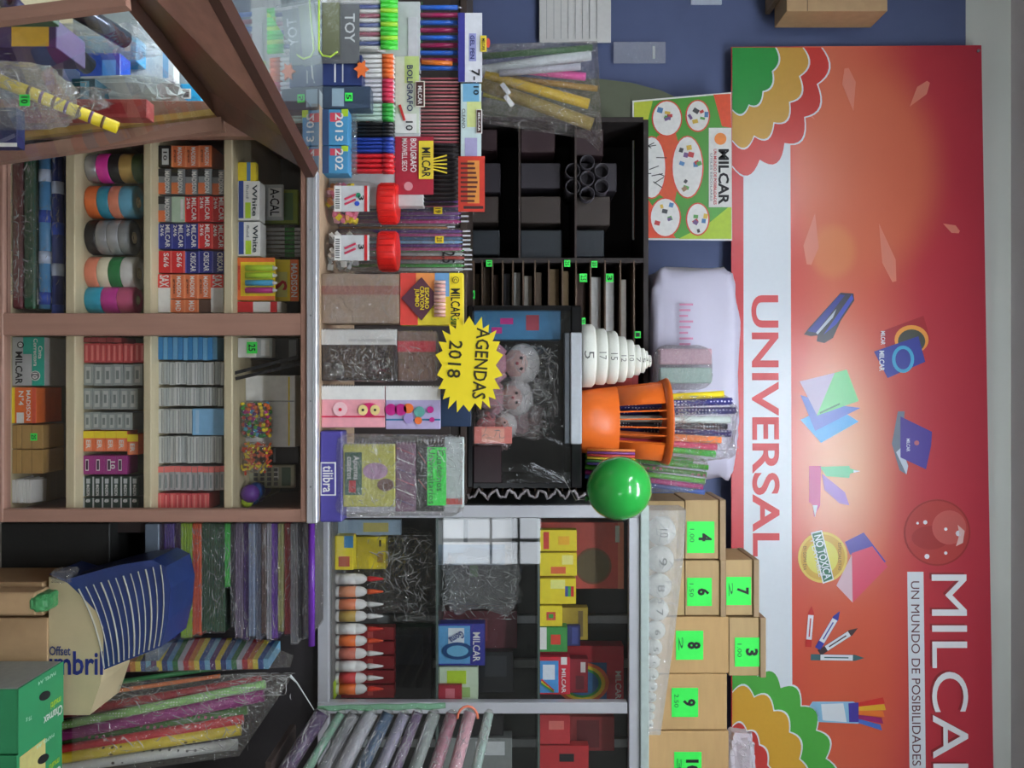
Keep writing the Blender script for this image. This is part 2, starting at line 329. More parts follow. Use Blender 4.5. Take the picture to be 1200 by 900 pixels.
for ci, (py, rr, rings) in enumerate(cols):
    z = SH[1]; R = rr * IY / 1000 * .97
    for k, (cn, mt, hh) in enumerate(rings):
        h = hh * .95 * IY / 1000
        t = thing('ribbon_spool', f'{cn} ribbon spool, {ORD[k]} from left in the {ORD[ci]} row of spools', 'ribbon spool', (P(0, py, IY).x, IY + R + .002, z), 'ribbon spools on the shelf')
        MB().lathe([(R * .97, 0), (R, .002), (R, h - .002), (R * .97, h - .0003), (R * .36, h - .0003), (R * .36, h - .006)], 28).obj('ribbon', mt, t, None, True)
        MB().lathe([(R * .33, .001), (R * .33, h - .0002), (R * .2, h - .0002), (R * .2, h - .008)], 18).obj('spool_core', CREAM, t, None, True)
        z += h + .0002
# bay A, third shelf: small staple boxes
MADO = M(228, 120, 70, .5); PALEG = M(190, 215, 190, .5); SAXW = WHITE
def b_mad(): return (MADO, 'orange staple box', [(0, 1, .0, .12, M(240, 150, 100, .5))], [('MADISON', .08, .92, .48, .82, WHITE), ('grapas', .2, .8, .2, .36, M(90, 40, 30))])
def b_madg(): return (GREY, 'grey and orange staple box', [(.55, 1, 0, .55, MADO), (0, .3, 0, .5, DARK)], [('MADISON', .1, .95, .5, .86, WHITE)])
def b_milr(): return (RED, 'red staple box', [(0, 1, 0, .09, M(240, 90, 80, .5))], [('MILCAR', .05, .95, .52, .88, WHITE), ('24/6', .05, .5, .15, .42, WHITE)])
def b_milb(): return (M(35, 45, 135, .4), 'blue staple box', [(0, 1, 0, .07, M(90, 100, 190, .5))], [('MILCAR', .05, .95, .52, .88, WHITE), ('24/6', .05, .5, .15, .42, WHITE)])
def b_red6(): return (M(215, 30, 35, .4), 'bright red staple box', [(0, 1, .9, 1, M(240, 110, 100, .5))], [('S6/6', .1, .75, .4, .8, WHITE)])
def b_cri(): return (M(35, 40, 125, .4), 'dark blue staple box', [(0, 1, 0, .08, M(110, 110, 190, .5))], [('CRISCAR', .06, .94, .4, .82, WHITE)])
def b_blk(): return (BLACK, 'black box', [(.15, .9, .3, .8, LGREY)], [('10', .3, .7, .4, .7, INK)])
def b_pale(): return (PALEG, 'pale green box', [(.1, .9, .7, .9, WHITE)], [])
def b_brn(): return (M(90, 60, 45, .6), 'dark brown box', [(.1, .9, .4, .6, CARD)], [])
rows = [(170, 196, 181, [b_blk, b_mad, b_mad, b_mad]), (197.5, 228, 180, [b_madg] * 5), (229.5, 260, 180, [b_madg, b_pale, b_milr, b_milr, b_milr]),
        (261.5, 292, 178, [b_milb, b_milb, b_milb, b_milr, b_milr]), (293.5, 320, 178, [b_red6, b_red6, b_cri, b_cri, b_cri])]
def grid(rows, sh, what, step=15.7):
    for ri, (a, b, _, bs) in enumerate(rows):
        z = sh
        for k, f in enumerate(bs):
            mt, nm, pr, tx = f(); h = step * IY / 1000 - .0005
            X0, X1 = P(0, a, IY).x, P(0, b, IY).x; w = X1 - X0 - .0015
            t = thing('staple_box', f'{nm}, {ORD[k]} from left in {ORD[ri]} row of {what}', 'box', ((X0 + X1) / 2 + random.uniform(-.001, .001), IY + random.uniform(0, .006), z), 'small staple boxes')
            MB().box(-w / 2, w / 2, 0, .09, 0, h, .001).obj('carton', mt, t); face(t, w, h, pr, tx); z += h + .0004
grid(rows, SH[2], 'small staple boxes')
z = SH[2]
def small(name, label, cat, px, py, base, d, mat, pr=(), tx=(), group=None, Y=IY):   # px = (height in px), py=(a,b)
    X0, X1 = P(0, py[0], Y).x, P(0, py[1], Y).x; w = X1 - X0; h = px * Y / 1000
    t = thing(name, label, cat, ((X0 + X1) / 2, Y, base), group); MB().box(-w / 2, w / 2, 0, d, 0, h, .001).obj('carton', mat, t); face(t, w, h, pr, tx); return base + h + .0004
sax = ([(0, .35, 0, 1, M(225, 70, 60, .5))], [('SAX', .02, .33, .15, .9, WHITE)])
z = small('staple_box', 'white and red box lowest in the pile beside the middle post', 'box', 14.5, (321.5, 366), z, .09, WHITE, *sax)
za = z
for k in range(3):
    m_, n_, p_, t_ = b_mad(); z2 = small('staple_box', f'orange box, {ORD[k]} from left, between the two white and red boxes', 'box', 15.5, (321.5, 350), z, .09, m_, p_, t_)
    small('staple_box', f'small orange box, {ORD[k]} from left, right beside the middle post', 'box', 15.5, (351, 366), z, .09, [m_, m_, M(90, 60, 45, .6)][k], p_, [('MAD', .1, .9, .4, .8, WHITE)] if k < 2 else []); z = z2
small('staple_box', 'white and red box on top of the orange boxes beside middle post', 'box', 15, (321.5, 366), z, .09, WHITE, *sax)
# bay A, top shelf
b4 = SH[3]
def up(name, label, cat, a, b, pxtop, d, mat, pr=(), tx=(), Y=IY, base=None, group=None):
    base = b4 if base is None else base
    return boxy(name, label, cat, (0, pxtop, a, b), Y, d, mat, group, pr, tx, base)
def white_box(a, b, top, lab):
    return up('correction_fluid_box', lab, 'box', a, b, top, .05, WHITE, [(.0, .95, .05, .27, M(40, 70, 150, .5)), (.55, .95, .35, .6, LIME)], [('White', .1, .9, .68, .9, M(30, 50, 60)), ('fluid', .1, .45, .4, .52, GREY)])
white_box(212, 258, 304, 'white box with blue band and lime square beneath the glass corner')
white_box(260, 300, 305, 'white box with blue band beside the yellow marker card')
up('marker_card', 'yellow blister card of small markers on top shelf by the post', 'blister card', 302, 352, 322, .01, YELLOW, [(0, 1, 0, .08, ORANGE), (0, .1, 0, 1, ORANGE), (.9, 1, 0, 1, ORANGE), (.22, .85, .2, .9, M(215, 210, 60, .4))], [('MADISON', .2, .75, .01, .08, RED)])
tt = [o for o in COL.objects if o.name.startswith('marker_card')][-1]
for k, m_ in enumerate([LIME, LIME, CYAN, MAG]): MB().tube([(-.026 + k * .018, -.007, .022), (-.026 + k * .018, -.007, .088)], .007, 10).obj('marker', m_, tt, None, True)
for k, m_ in enumerate([LIME, LIME, CYAN, MAG]): MB().tube([(-.026 + k * .018, -.007, .088), (-.026 + k * .018, -.007, .098)], .005, 10, rs=[.006, .002]).obj('marker_cap', WHITE, tt, None, True)
up('highlighter_card', 'yellow and orange highlighter card behind the marker card', 'blister card', 304, 353, 350, .006, YELLOW, [(0, 1, .85, 1, ORANGE), (.3, .9, .5, .8, M(220, 215, 120, .5))], [('MADISON', .1, .9, .87, .98, WHITE), ('S', .5, .75, .5, .8, RED)], Y=IY + .03)
up('lead_box', 'red and white small box on the top shelf against middle post', 'box', 353.5, 366, 330, .05, WHITE, [(0, 1, 0, .35, RED), (0, 1, .75, .9, RED)], [])
p = bag('pen_bag', 'clear bag of white pens with green bands behind correction box', 'bag of pens', (0, 352, 262, 302), IY + .07, .05, FILM, 4, base=b4)
for k in range(7): MB().tube([(-.033 + k * .011, .025, .003), (-.033 + k * .011, .025, .15)], .0042, 8).obj('pen', WHITE, p, None, True); MB().tube([(-.033 + k * .011, .025, .09), (-.033 + k * .011, .025, .115)], .0047, 8).obj('grip_band', GREEN, p, None, True)
p = up('corrector_card', 'grey and white blister card with lettering beyond the white box', 'blister card', 216, 258, 332, .006, LGREY, [(.1, .9, .6, .95, WHITE), (.2, .5, .2, .5, LIME)], [('A-CAL', .12, .88, .65, .9, INK), ('6', .4, .6, .3, .5, INK)], Y=IY + .065)
p = up('sharpener_pack', 'yellow and blue hanging pack under the sloping glass corner', 'blister card', 190, 212, 300, .02, YELLOW, [(.0, 1, .5, .7, M(90, 140, 190, .5))], [])
p = up('sharpener_pack', 'green blister pack on the top shelf behind the yellow pack', 'blister card', 222, 262, 349, .02, M(150, 170, 60, .5), [(.1, .9, .6, .9, M(110, 150, 90, .4)), (.5, .9, .1, .4, GREY)], [], Y=IY + .10)
# bay B, lowest shelf
s0 = SH[0]
boxy('corrector_box', 'teal and grey correction tape box marked MILCAR beside middle post', 'box', (0, 52, 395, 452), IY, .12, M(185, 188, 188, .5), None,
     [(0, 1, .62, 1, TEAL), (0, .35, .35, .62, TEAL)], [('Cinta\nCorrectora', .03, .6, .68, .95, WHITE), ('MILCAR', .3, .97, .12, .34, INK)], base=s0)
tt = [o for o in COL.objects if o.name.startswith('corrector_box')][-1]
disc(tt, .035, .058, .012, WHITE, -.002); disc(tt, .035, .058, .0105, M(120, 125, 125), -.0025); text('10', tt, .028, .042, .052, .064, WHITE, -.0042)
disc(tt, -.04, .022, .008, INK, -.002); disc(tt, -.04, .022, .0055, WHITE, -.0025); text('C', tt, -.043, -.037, .018, .026, INK, -.0042)
boxy('lead_box', 'orange and white MADISON box marked N4 beside the teal box', 'box', (0, 42, 454, 496), IY, .12, ORANGE, None, [(0, 1, .0, .12, YELLOW), (.7, 1, .2, .5, WHITE), (0, 1, .85, 1, M(225, 90, 60, .5))], [('MADISON', .08, .92, .62, .8, WHITE), ('N°4', .1, .5, .3, .52, WHITE)], base=s0)
for i in range(2):
    for j in range(2):
        t = boxy('kraft_box', ['lower', 'upper'][j] + ' kraft box ' + ['next to the orange N4 box', 'farther from the orange N4 box'][i] + (' with green price tag' if (i, j) == (0, 1) else ''), 'box', (0, 25 if j == 0 else 50, 498 + 29 * i, 526 + 29 * i), IY, .1, M(176, 140, 80, .7), 'kraft boxes on the lowest shelf', [(0, 1, .46, .5, M(150, 118, 66, .7), 'tape')], [], base=s0 if j == 0 else P(25, 0, IY).z + .001)
        if (i, j) == (0, 1): price(t, 0, -.001, .03, .018, '25')
for k in range(9): boxy('white_card_pack', 'thin white card pack in the pile at the lowest shelf corner', 'card pack', (0, 0, 562, 590), IY, .07, PAPER, 'thin white card packs', base=s0 + k * .0052, c=.0006).dimensions
for o in [o for o in COL.objects if o.name.startswith('white_card_pack')]: o.data = MB().box(-.028, .028, 0, .07, 0, .0045, .0005).mesh(); o.data.materials.append(PAPER); o.rotation_euler[2] = random.uniform(-.06, .06)
def stack(name, label, cat, a, b, sh, n, step, mat, group, d=.08, pr=(), tx=(), alt=None, jit=.001, gap=.0006):
    X0, X1 = P(0, a, IY).x, P(0, b, IY).x; w = X1 - X0 - .001; h = step * IY / 1000 - gap; mats = alt or [mat]; bodies = {}
    root = None
    for k in range(n):
        t = thing(name, label, cat, ((X0 + X1) / 2 + random.uniform(-jit, jit), IY + random.uniform(0, .004), sh + k * (h + gap)), group)
        km = k % len(mats)
        if km not in bodies:
            me = MB().box(-w / 2, w / 2, 0, d, 0, h, .0008).mesh(); me.materials.append(mats[km]); bodies[km] = me
        mesh_obj('pack', bodies[km], None, t)
        face(t, w, h, pr, tx)
s2 = SH[1]
stack('eraser_pack', 'thin red pack in the red pile next to the middle post', 'pack', 402, 425, s2, 11, 6.6, M(205, 75, 75, .5), 'red packs', pr=[(.1, .9, .3, .7, M(230, 130, 125, .5))])
stack('dark_red_pack', 'thin dark red pack squeezed against the middle post', 'pack', 395, 401.5, s2, 5, 9, M(150, 60, 60, .5), 'dark red packs')
for ri, (a, b, n) in enumerate(((426.5, 452, 6), (455, 480, 6), (483, 504, 6))):
    stack('blister_pack', f'grey clear blister pack in the {ORD[ri]} grey row below the red pile', 'blister pack', a, b, s2, n, 11.6 - ri, M(150, 158, 155, .35), f'grey blister packs row {ri+1}', pr=[(.12, .88, .2, .75, M(185, 190, 186, .3), 'blister'), (.3, .7, .3, .6, M(120, 130, 128, .3), 'insert')])
for k in range(5):
    a, b = 505 + (4 if k == 4 else 0), 529 + (4 if k == 4 else 0)
    small('eraser_box', f'orange and yellow eraser box, {ORD[k]} from left in its row', 'box', 12.6, (a, b), s2 + k * 12.9 * IY / 1000, .06, M(240, 120, 70, .5), [(0, .35, 0, 1, YELLOW), (.4, .95, .2, .8, M(245, 150, 110, .5))], [('ER', .45, .85, .3, .7, WHITE)])
for k in range(4):
    small('lead_box', f'purple box, {ORD[k]} from left in the purple row', 'box', 12.6, (534, 556), s2 + k * 12.9 * IY / 1000, .06, M(160, 45, 130, .45), [(.2, .8, .2, .5, WHITE), (.25, .75, .25, .45, M(60, 20, 60, .5))], [('10', .3, .7, .5, .95, WHITE)] if k == 2 else [])
for r_, (a, b) in enumerate(((558, 582), (583, 597))):
    for k in range(6):
        small('clip_box', f'black and green small box, {ORD[k]} from left, {["upper", "lower"][r_]} of two black rows', 'box', 10.6, (a + .5, b - .5), s2 + k * 10.9 * IY / 1000, .06, M(35, 60, 50, .5), [(0, 1, .0, .16, LGREY), (.1, .35, .35, .75, LGREY)], [('MADISON', .4, .97, .4, .75, WHITE)] if r_ == 0 else [('O', .15, .4, .3, .8, WHITE)])
s3 = SH[2]
stack('card_pack', 'thin bright blue pack in the blue pile by the middle post', 'card pack', 395, 422, s3, 12, 5.8, CYAN, 'blue packs', alt=[M(50, 140, 205, .5), M(110, 180, 225, .5)], gap=.0008)
WGB = [M(205, 208, 205, .5), M(178, 184, 182, .5), M(190, 194, 190, .5)]
for ri, (a, b, n, st) in enumerate(((424, 451, 12, 6.6), (454, 476, 12, 6.3), (479, 508, 6, 6.6), (511, 543, 11, 6.8))):
    stack('label_pack', f'thin white pack in the {ORD[ri]} white row under the blue packs', 'card pack', a, b, s3, n, st, None, f'white packs row {ri+1}', alt=WGB, gap=.0008, pr=[(.05, .95, .55, .75, M(150, 155, 155, .5))])
small('label_box', 'light blue box lying on the third white row', 'box', 40, (479, 510), s3 + 6 * 6.6 * IY / 1000 + .001, .08, M(130, 185, 225, .5), [(.05, .95, .1, .2, M(160, 200, 230, .5))], [])
stack('red_cap_pack', 'thin red-tipped grey pack in the row above the red pile', 'card pack', 546, 575, s3, 12, 6.6, None, 'grey packs with red tips', alt=[M(165, 165, 165, .5), M(185, 182, 182, .5)], pr=[(0, .25, 0, 1, M(230, 120, 115, .5)), (.35, .9, .2, .5, M(130, 140, 140, .5))])
stack('red_card_pack', 'thin red pack in the pile at the counter end on third shelf', 'card pack', 578, 597, s3, 9, 6.6, None, 'red card packs', alt=[M(230, 100, 100, .5), M(215, 80, 85, .5)], pr=[(.1, .9, .3, .6, M(235, 140, 135, .5))])
# bay B, top shelf
t = up('hook_card', 'pointed white card with green price tag on the top shelf', 'card', 396, 419, 300, .004, WHITE, [(.1, .9, .5, .9, M(215, 225, 200, .5))], []); price(t, 0, -.003, .036, .028, '25')
up('plug_box', 'small pale grey box beyond the tagged card on the top shelf', 'box', 396, 419, 319, .03, LGREY, [(.1, .9, .6, .9, WHITE)], [], Y=IY + .05)
up('plug_box', 'black box behind the pale grey box on the top shelf', 'box', 396, 421, 350, .06, M(50, 48, 45, .4), [(.1, .9, .8, .95, GREY)], [], Y=IY + .1)
for i, (a, b) in enumerate((((214, 435), (349, 418)), ((262, 442), (352, 426)))):
    o = MB().bar(P(*a, IY - .035 + .0) if 0 else P(272 + i * 4, 438 + i * 6, IY - .02), P(b[0], b[1], IY - .01), .008, .003, (0, 1, 0)).obj('black_rod', BLACK); tag(o, ['thin black rod leaning inside glass near the middle post', 'second thin black rod leaning below the first one'][i], 'rod')
t = up('storage_tub', 'large white translucent tub with a yellow edge on top shelf', 'tub', 440, 524, 346, .16, M(238, 238, 234, .35), [(.02, .98, .86, .89, YELLOW, 'yellow_edge'), (.35, .37, .02, .98, M(170, 172, 170, .5), 'seam')], [], Y=IY + .06)
cc = [M(200, 60, 60), M(60, 140, 80), YELLOW, PURPLE, CYAN, ORANGE, MAG, GREEN]
t = bag('bead_bag', 'bag of multicoloured beads standing before the white tub', 'bag of beads', (0, 312, 470, 515), IY, .05, FILM, 5, base=b4)
mbs = [MB() for _ in cc]
for k in range(170):
    q = mbs[k % len(cc)]; q.ball((random.uniform(-.04, .04), random.uniform(.008, .04), random.uniform(.006, .07)), .0055, n=7, m=5)
for q, m_ in zip(mbs, cc): o = q.obj('beads', m_, t, None, True); o['kind'] = 'stuff'
t = bag('ring_bag', 'bag of yellow and red plastic pieces beside the bead bag', 'bag of pieces', (0, 311, 517, 556), IY, .05, FILM, 6, base=b4)
mbs = [MB() for _ in range(3)]
for k in range(90):
    a = Vector((random.uniform(-.035, .035), random.uniform(.008, .04), random.uniform(.006, .07))); d_ = Vector((random.uniform(-1, 1), random.uniform(-.3, .3), random.uniform(-1, 1))) * .012
    mbs[k % 3].tube([a, a + d_], .0028, 6)
for q, m_ in zip(mbs, [YELLOW, M(220, 80, 50), ORANGE]): o = q.obj('plastic_pieces', m_, t); o['kind'] = 'stuff'
t = up('calculator', 'grey pocket calculator standing at the shelf end', 'calculator', 545, 572, 345, .015, M(165, 165, 140, .5), [(.1, .9, .72, .92, M(60, 90, 60, .3), 'screen'), (.1, .6, .55, .65, WHITE)], [], Y=IY + .09)
for i in range(4):
    for j in range(4): MB().box(-.022 + i * .012, -.013 + i * .012, -.002, 0, .012 + j * .017, .022 + j * .017, .001).obj('key', M(90, 90, 88, .5), t)
up('black_case', 'black case on the top shelf between tub and calculator', 'case', 523, 544, 350, .06, BLACK, [(.1, .9, .45, .5, GREY)], [], Y=IY + .12)
for k, (py, r_, m_, cn) in enumerate(((580, 11, PURPLE, 'purple'), (590, 7, LIME, 'lime'))):
    Y = IY + (.0 if k == 0 else .0); rr = r_ * IY / 1000
    for q in range(3):
        o = MB().ball((0, 0, rr), rr).obj('toy_ball', [m_, M(40, 80, 150, .3), M(80, 50, 130, .3)][q], None, (P(0, py, Y).x, Y + rr + .002 + .05 * q + k * .012, b4), True)
        tag(o, f'{[cn, "blue", "violet"][q]} toy ball at the counter end, {ORD[q]} from the glass, {["larger row", "smaller row"][k]}', 'ball', 'toy balls')
# ================= LEFT WING COUNTER with sloping glass
wg = thing('wing_counter', 'dark wood counter wing with sloping glass coming towards the viewer', 'display counter', (0, 0, 0))
def wbar(n, m, a, b, w, d): return MB().bar(a, b, w, d, (0, 1, 0)).obj(n, m, wg)
Af = P(0, 184, 1.95); Bf = P(262, 146, 1.95); dirv = (Bf - Af)
low = Af - dirv * (Af.z / dirv.z)
wbar('corner_post', BROWN, low, Bf, .03, .024)
wbar('inner_trim', M(190, 160, 85, .5), Af - Vector((.036, -.02, .1)), Bf - Vector((.036, -.02, 0)), .014, .02)
An = P(0, 21, 1.33); Bn = P(150, 2, 1.33); dn = Bn - An; lown = An - dn * (An.z / dn.z)
wbar('front_post', BROWN, lown, Bn, .02, .02)
DKB = wood(96, 66, 54, 'Y', .3, .3)
# fascia board running towards the viewer
fl_, fr_ = P(253, 136, 1.955), P(368, 206, 1.955); nl, nr = P(137, -4, 1.42), P(257, -4, 1.45)
def ext(a, b, Y): t = (Y - a.y) / (b.y - a.y); return a + (b - a) * t
nl, nr = ext(fl_, nl, 1.1), ext(fr_, nr, 1.1)
mb = MB(); o = Vector((-.022, 0, .004)); q = [fl_, fr_, nr, nl]
mb.add(q + [v + o for v in q], [(0, 1, 2, 3), (7, 6, 5, 4), (0, 4, 5, 1), (1, 5, 6, 2), (2, 6, 7, 3), (3, 7, 4, 0)]).obj('fascia_board', DKB, wg)
mb = MB(); e = Vector((.004, 0, 0)); q = [fr_ + e, fr_ + Vector((-.016, 0, .01)), nr + Vector((-.016, 0, .01)), nr + e]
mb.add(q + [v + Vector((0, 0, -.02)) for v in q], [(0, 1, 2, 3), (7, 6, 5, 4), (0, 4, 5, 1), (1, 5, 6, 2), (2, 6, 7, 3), (3, 7, 4, 0)]).obj('board_edge', M(74, 50, 42, .35), wg)
zt = fr_.z
tm = MB().add([fr_ + Vector((-.02, .05, 0)), nr + Vector((-.02, 0, .0)), Vector((-1.35, 1.1, zt)), Vector((-1.35, 2.4, zt)), Vector((XL - .03, 2.4, zt)), Vector((XL - .03, 2.01, zt))], [(0, 1, 2, 3, 4, 5)])
tm.obj('glass_top', film('polished glass top', .2, .02, .03, bump=0, tint=(.5,.5,.5)), wg)
gl = [low + Vector((-.004, -.01, .25)), Bf + Vector((-.004, -.01, 0)), Vector((Bn.x, 1.1, Bf.z)), Vector((lown.x, 1.1, .25))]
mb = MB().add(gl, [(0, 1, 2, 3)]); mb.obj('glass_pane', GLASS, wg)
MB().box(-1.36, -.53, 1.1, 1.93, .19, .205, 0).obj('shelf', BEIGE, wg)
MB().box(-1.36, XL - .022, 1.93, 2.42, .19, .205, 0).obj('shelf', BEIGE, wg)
MB().box(-1.36, XL - .022, 2.42, 2.43, .0, zt - .01, 0).obj('back_panel', M(150, 160, 165, .4), wg)
MB().box(-1.37, -1.36, 1.1, 2.43, .0, zt - .01, 0).obj('back_panel', M(90, 98, 105, .4), wg)
MB().box(-1.36, -.53, 1.1, 1.12, .0, .19, 0).obj('kick_board', BROWNX, wg)
MB().box(-1.36, XL - .03, 1.94, 2.41, .60, .608, 0).obj('glass_shelf', GLASS, wg)
d = bpy.data.lights.new('added_wing_fill', 'AREA'); d.shape = 'RECTANGLE'; d.size = .05; d.size_y = .7; d.energy = 5.5; d.color = (.85, .95, 1)  # lamp added to brighten the inside of the wing
o = bpy.data.objects.new('added_wing_fill', d); COL.objects.link(o); o.location = (-1.0, 2.05, zt - .03); 
MB().box(-1.04, -.96, 1.7, 2.4, zt - .025, zt - .01, .002).obj('added_glow_strip', M(235, 245, 255, .4, 0, 0, 60, 0, 3), wg)  # glowing strip added to go with the wing's fill lamp
# goods in the wing
def wr(a, b, Y0, Y1): return P(*a, Y0), P(*b, Y1)
W_ = 1.88
def wthing(name, label, cat, r, Y, d, mat, pr=(), tx=(), base=.2055, tilt=0): return boxy(name, label, cat, r, Y, d, mat, None, pr, tx, base, tilt=tilt)
t = thing('wrapping_roll', 'yellow roll with dark cartoon print leaning behind sloping glass', 'roll', P(50, 70, 1.72) - Vector((0, 0, .19)))
a = P(50, 70, 1.72) - Vector((0, 0, .19)); b_ = P(138, 150, 1.84); 
t.location = a; p1 = b_ - a; MB().tube([(0, 0, 0), p1], .013, 12, hole=.005).obj('roll', YELLOW, t, None, True)
for k in range(7):
    f = .45 + k * .075; MB().tube([p1 * f, p1 * (f + .018)], .0133, 12).obj('printed_figure', [M(120, 90, 60), M(120, 80, 130)][k % 2], t, None, True)
wthing('gift_box', 'purple box with a yellow lid patch behind the sloping glass', 'box', (0, 66, 22, 56), 1.75, .12, M(75, 55, 110, .5), [(.1, .95, .7, .95, M(230, 180, 60, .5))], base=.21)
t = bag('grey_bag', 'clear grey bag with a pale green price tag 10', 'bag', (0, 62, 62, 132), 1.66, .16, FILMH, 11, base=.21); glint_ridges(t, -.055, .055, .1, .32, -.004, 60, 207, .05, .001, 1.2); price(t, .038, -.012, .299, .022, '10')
wthing('notebook', 'dark blue notebook with white edge low behind the sloping glass', 'notebook', (0, 20, 126, 172), 1.8, .03, M(40, 45, 95, .5), [(.9, 1, 0, 1, WHITE, 'page_edge')], base=.2055)
for i, (a, b, m_, lb) in enumerate((((36, 18), (104, 78), BLACK, 'black tube with a silvery edge leaning behind sloping glass'), ((84, 8), (146, 46), M(60, 65, 80, .25, .6), 'grey metallic tube nearest the dark fascia board'), ((10, 2), (50, 42), NAVY, 'navy tube next to the purple and yellow box'))):
    p0 = P(*a, 1.95); p1 = P(*b, 2.12); roll('paper_tube', lb, 'tube', p0, p1, .022, m_)
wthing('blue_pouch', 'bright blue pouch standing in the showcase beside the tubes', 'pouch', (0, 141, 62, 104), 2.2, .06, M(30, 80, 190, .35), [(.2, .8, .8, .95, M(80, 150, 230, .4))], base=.2055)
wthing('carton', 'sky blue carton with a white label near the fascia board', 'box', (0, 160, 42, 72), 2.3, .06, M(40, 165, 220, .4), [(.1, .6, .86, .93, WHITE)], [], base=.2055)
wthing('carton', 'sky blue carton with barcode label at the far glass corner', 'box', (0, 236, 98, 128), 2.2, .08, M(40, 165, 220, .4), [(.2, .6, .86, .94, WHITE)] + [(.25 + k * .05, .27 + k * .05, .87, .93, INK, 'bar') for k in range(6)], [], base=.2055)
bag('cloth_pouch', 'pale grey cloth pouch in the lit part of the showcase', 'pouch', (0, 206, 84, 122), 2.08, .1, M(170, 180, 178, .7, 0, .1, 10, .3), 8, base=.2055)
wthing('red_pouch', 'red folded pouch in front of the pale grey pouch', 'pouch', (0, 172, 116, 138), 1.9, .04, M(165, 70, 68, .5), [(.2, .8, .7, .9, M(150, 40, 45, .5))], [], base=.2055)
for k in range(3): wthing('carton', f'small tan and red carton, {ORD[k]} from left, along the yellow trim', 'box', (0, 176 + k * 22, 126 - k * 3, 140 - k * 3), 2.1, .05, [M(190, 130, 110, .6), M(205, 150, 120, .6), M(185, 90, 80, .6)][k], [(.1, .9, .85, .95, CREAM)], [], base=.2055) if P(0, 140 - k * 3, 2.1).x < XL - .01 else None
wthing('white_carton', 'white glossy carton in the brightest corner of the showcase', 'box', (0, 204, 50, 96), 2.36, .04, WHITE, [(.1, .9, .9, .95, SKY)], [], base=.2055)
wthing('green_notebook', 'dark green notebook lying low at the showcase edge', 'notebook', (0, 60, 8, 24), 1.6, .03, M(40, 90, 60, .5), [(.1, .9, .5, .7, CREAM)], [], base=.2055)

wthing('teal_box', 'dark teal box standing behind the yellow cartoon print roll', 'box', (0, 112, 92, 122), 2.02, .08, M(30, 70, 85, .45), [(.1, .9, .86, .94, M(90, 150, 170, .4))], [], base=.2055)
wthing('navy_pack', 'navy pack deep in the showcase behind the grey bag', 'pack', (0, 74, 70, 116), 1.98, .08, M(35, 42, 80, .4), [(.2, .8, .8, .9, M(90, 100, 160, .4))], [], base=.2055)
wthing('brown_box', 'dark brown box beside the red folded pouch', 'box', (0, 118, 124, 142), 2.0, .06, M(70, 52, 45, .5), [(.1, .9, .8, .9, M(130, 90, 60, .5))], [], base=.2055) if P(0, 142, 2.0).x < XL - .01 else None
t = bag('clear_pouch', 'crumpled silvery clear pouch below the dark fascia board', 'pouch', (0, 176, 22, 62), 2.2, .09, FILMH, 13, base=.2055, amp=.2); glint_ridges(t, -.05, .05, .12, .3, -.003, 80, 220, .04, .0012, .9)
t = bag('clear_pouch', 'crumpled clear pouch leaning by the red folded pouch', 'pouch', (0, 128, 96, 130), 1.86, .05, FILM, 14, base=.2055, amp=.2); glint_ridges(t, -.03, .03, .1, .34, -.003, 60, 221, .05, .0011, 1.9)

# ================= GOODS ON THE COUNTER TOP
TZ = CTOP + .0006
def top(name, label, cat, a, b, pxt, d, mat, pr=(), tx=(), Y=2.04, group=None, base=None, tilt=0, c=.0015):
    return boxy(name, label, cat, (0, pxt, a, b), Y, d, mat, group, pr, tx, TZ if base is None else base, tilt=tilt, c=c)
def pens(t, xs, y, z0, z1, r, mats, tip=0, cap=None, capm=None, name='pen'):
    for k, x in enumerate(xs):
        m_ = mats[k % len(mats)]
        if tip: MB().tube([(x, y, z0), (x, y, z1 - tip), (x, y, z1)], r, 8, rs=[r, r, r * .25]).obj(name, m_, t, None, True)
        else: MB().tube([(x, y, z0), (x, y, z1)], r, 8).obj(name, m_, t, None, True)
        if cap: MB().tube([(x, y, cap[0]), (x, y, cap[1])], r * 1.25, 8).obj('cap', capm[k % len(capm)] if capm else m_, t, None, True)
def lsp(a, b, n): return [a + (b - a) * (k + .5) / n for k in range(n)]
# pen display boxes: clear tray with pens, header card above
def tray(name, label, a, b, px0, px1, Y, d, mats, n, tip=.01, rows=1, filmm=FILM, cap=None, capm=None, r=None, base=None, group=None):
    X, z0, w, h = rect((px0, px1, a, b), Y, base); t = thing(name, label, 'pack of pens', (X, Y, z0), group)
    r = r or w / n * .42
    for q in range(rows): pens(t, lsp(-w / 2 + .001, w / 2 - .001, n), .008 + q * .014, .002, h - .002, r, mats, tip, cap and (cap[0] * h, cap[1] * h), capm)
    MB().box(-w / 2 - .001, w / 2 + .001, -.001, d, 0, h * .98, .003).obj('clear_tray', filmm, t); glint_ridges(t, -w / 2, w / 2, h * .4, h * .97, -.002, 22, int(a), .02, .0007, PI / 2); return t, w, h
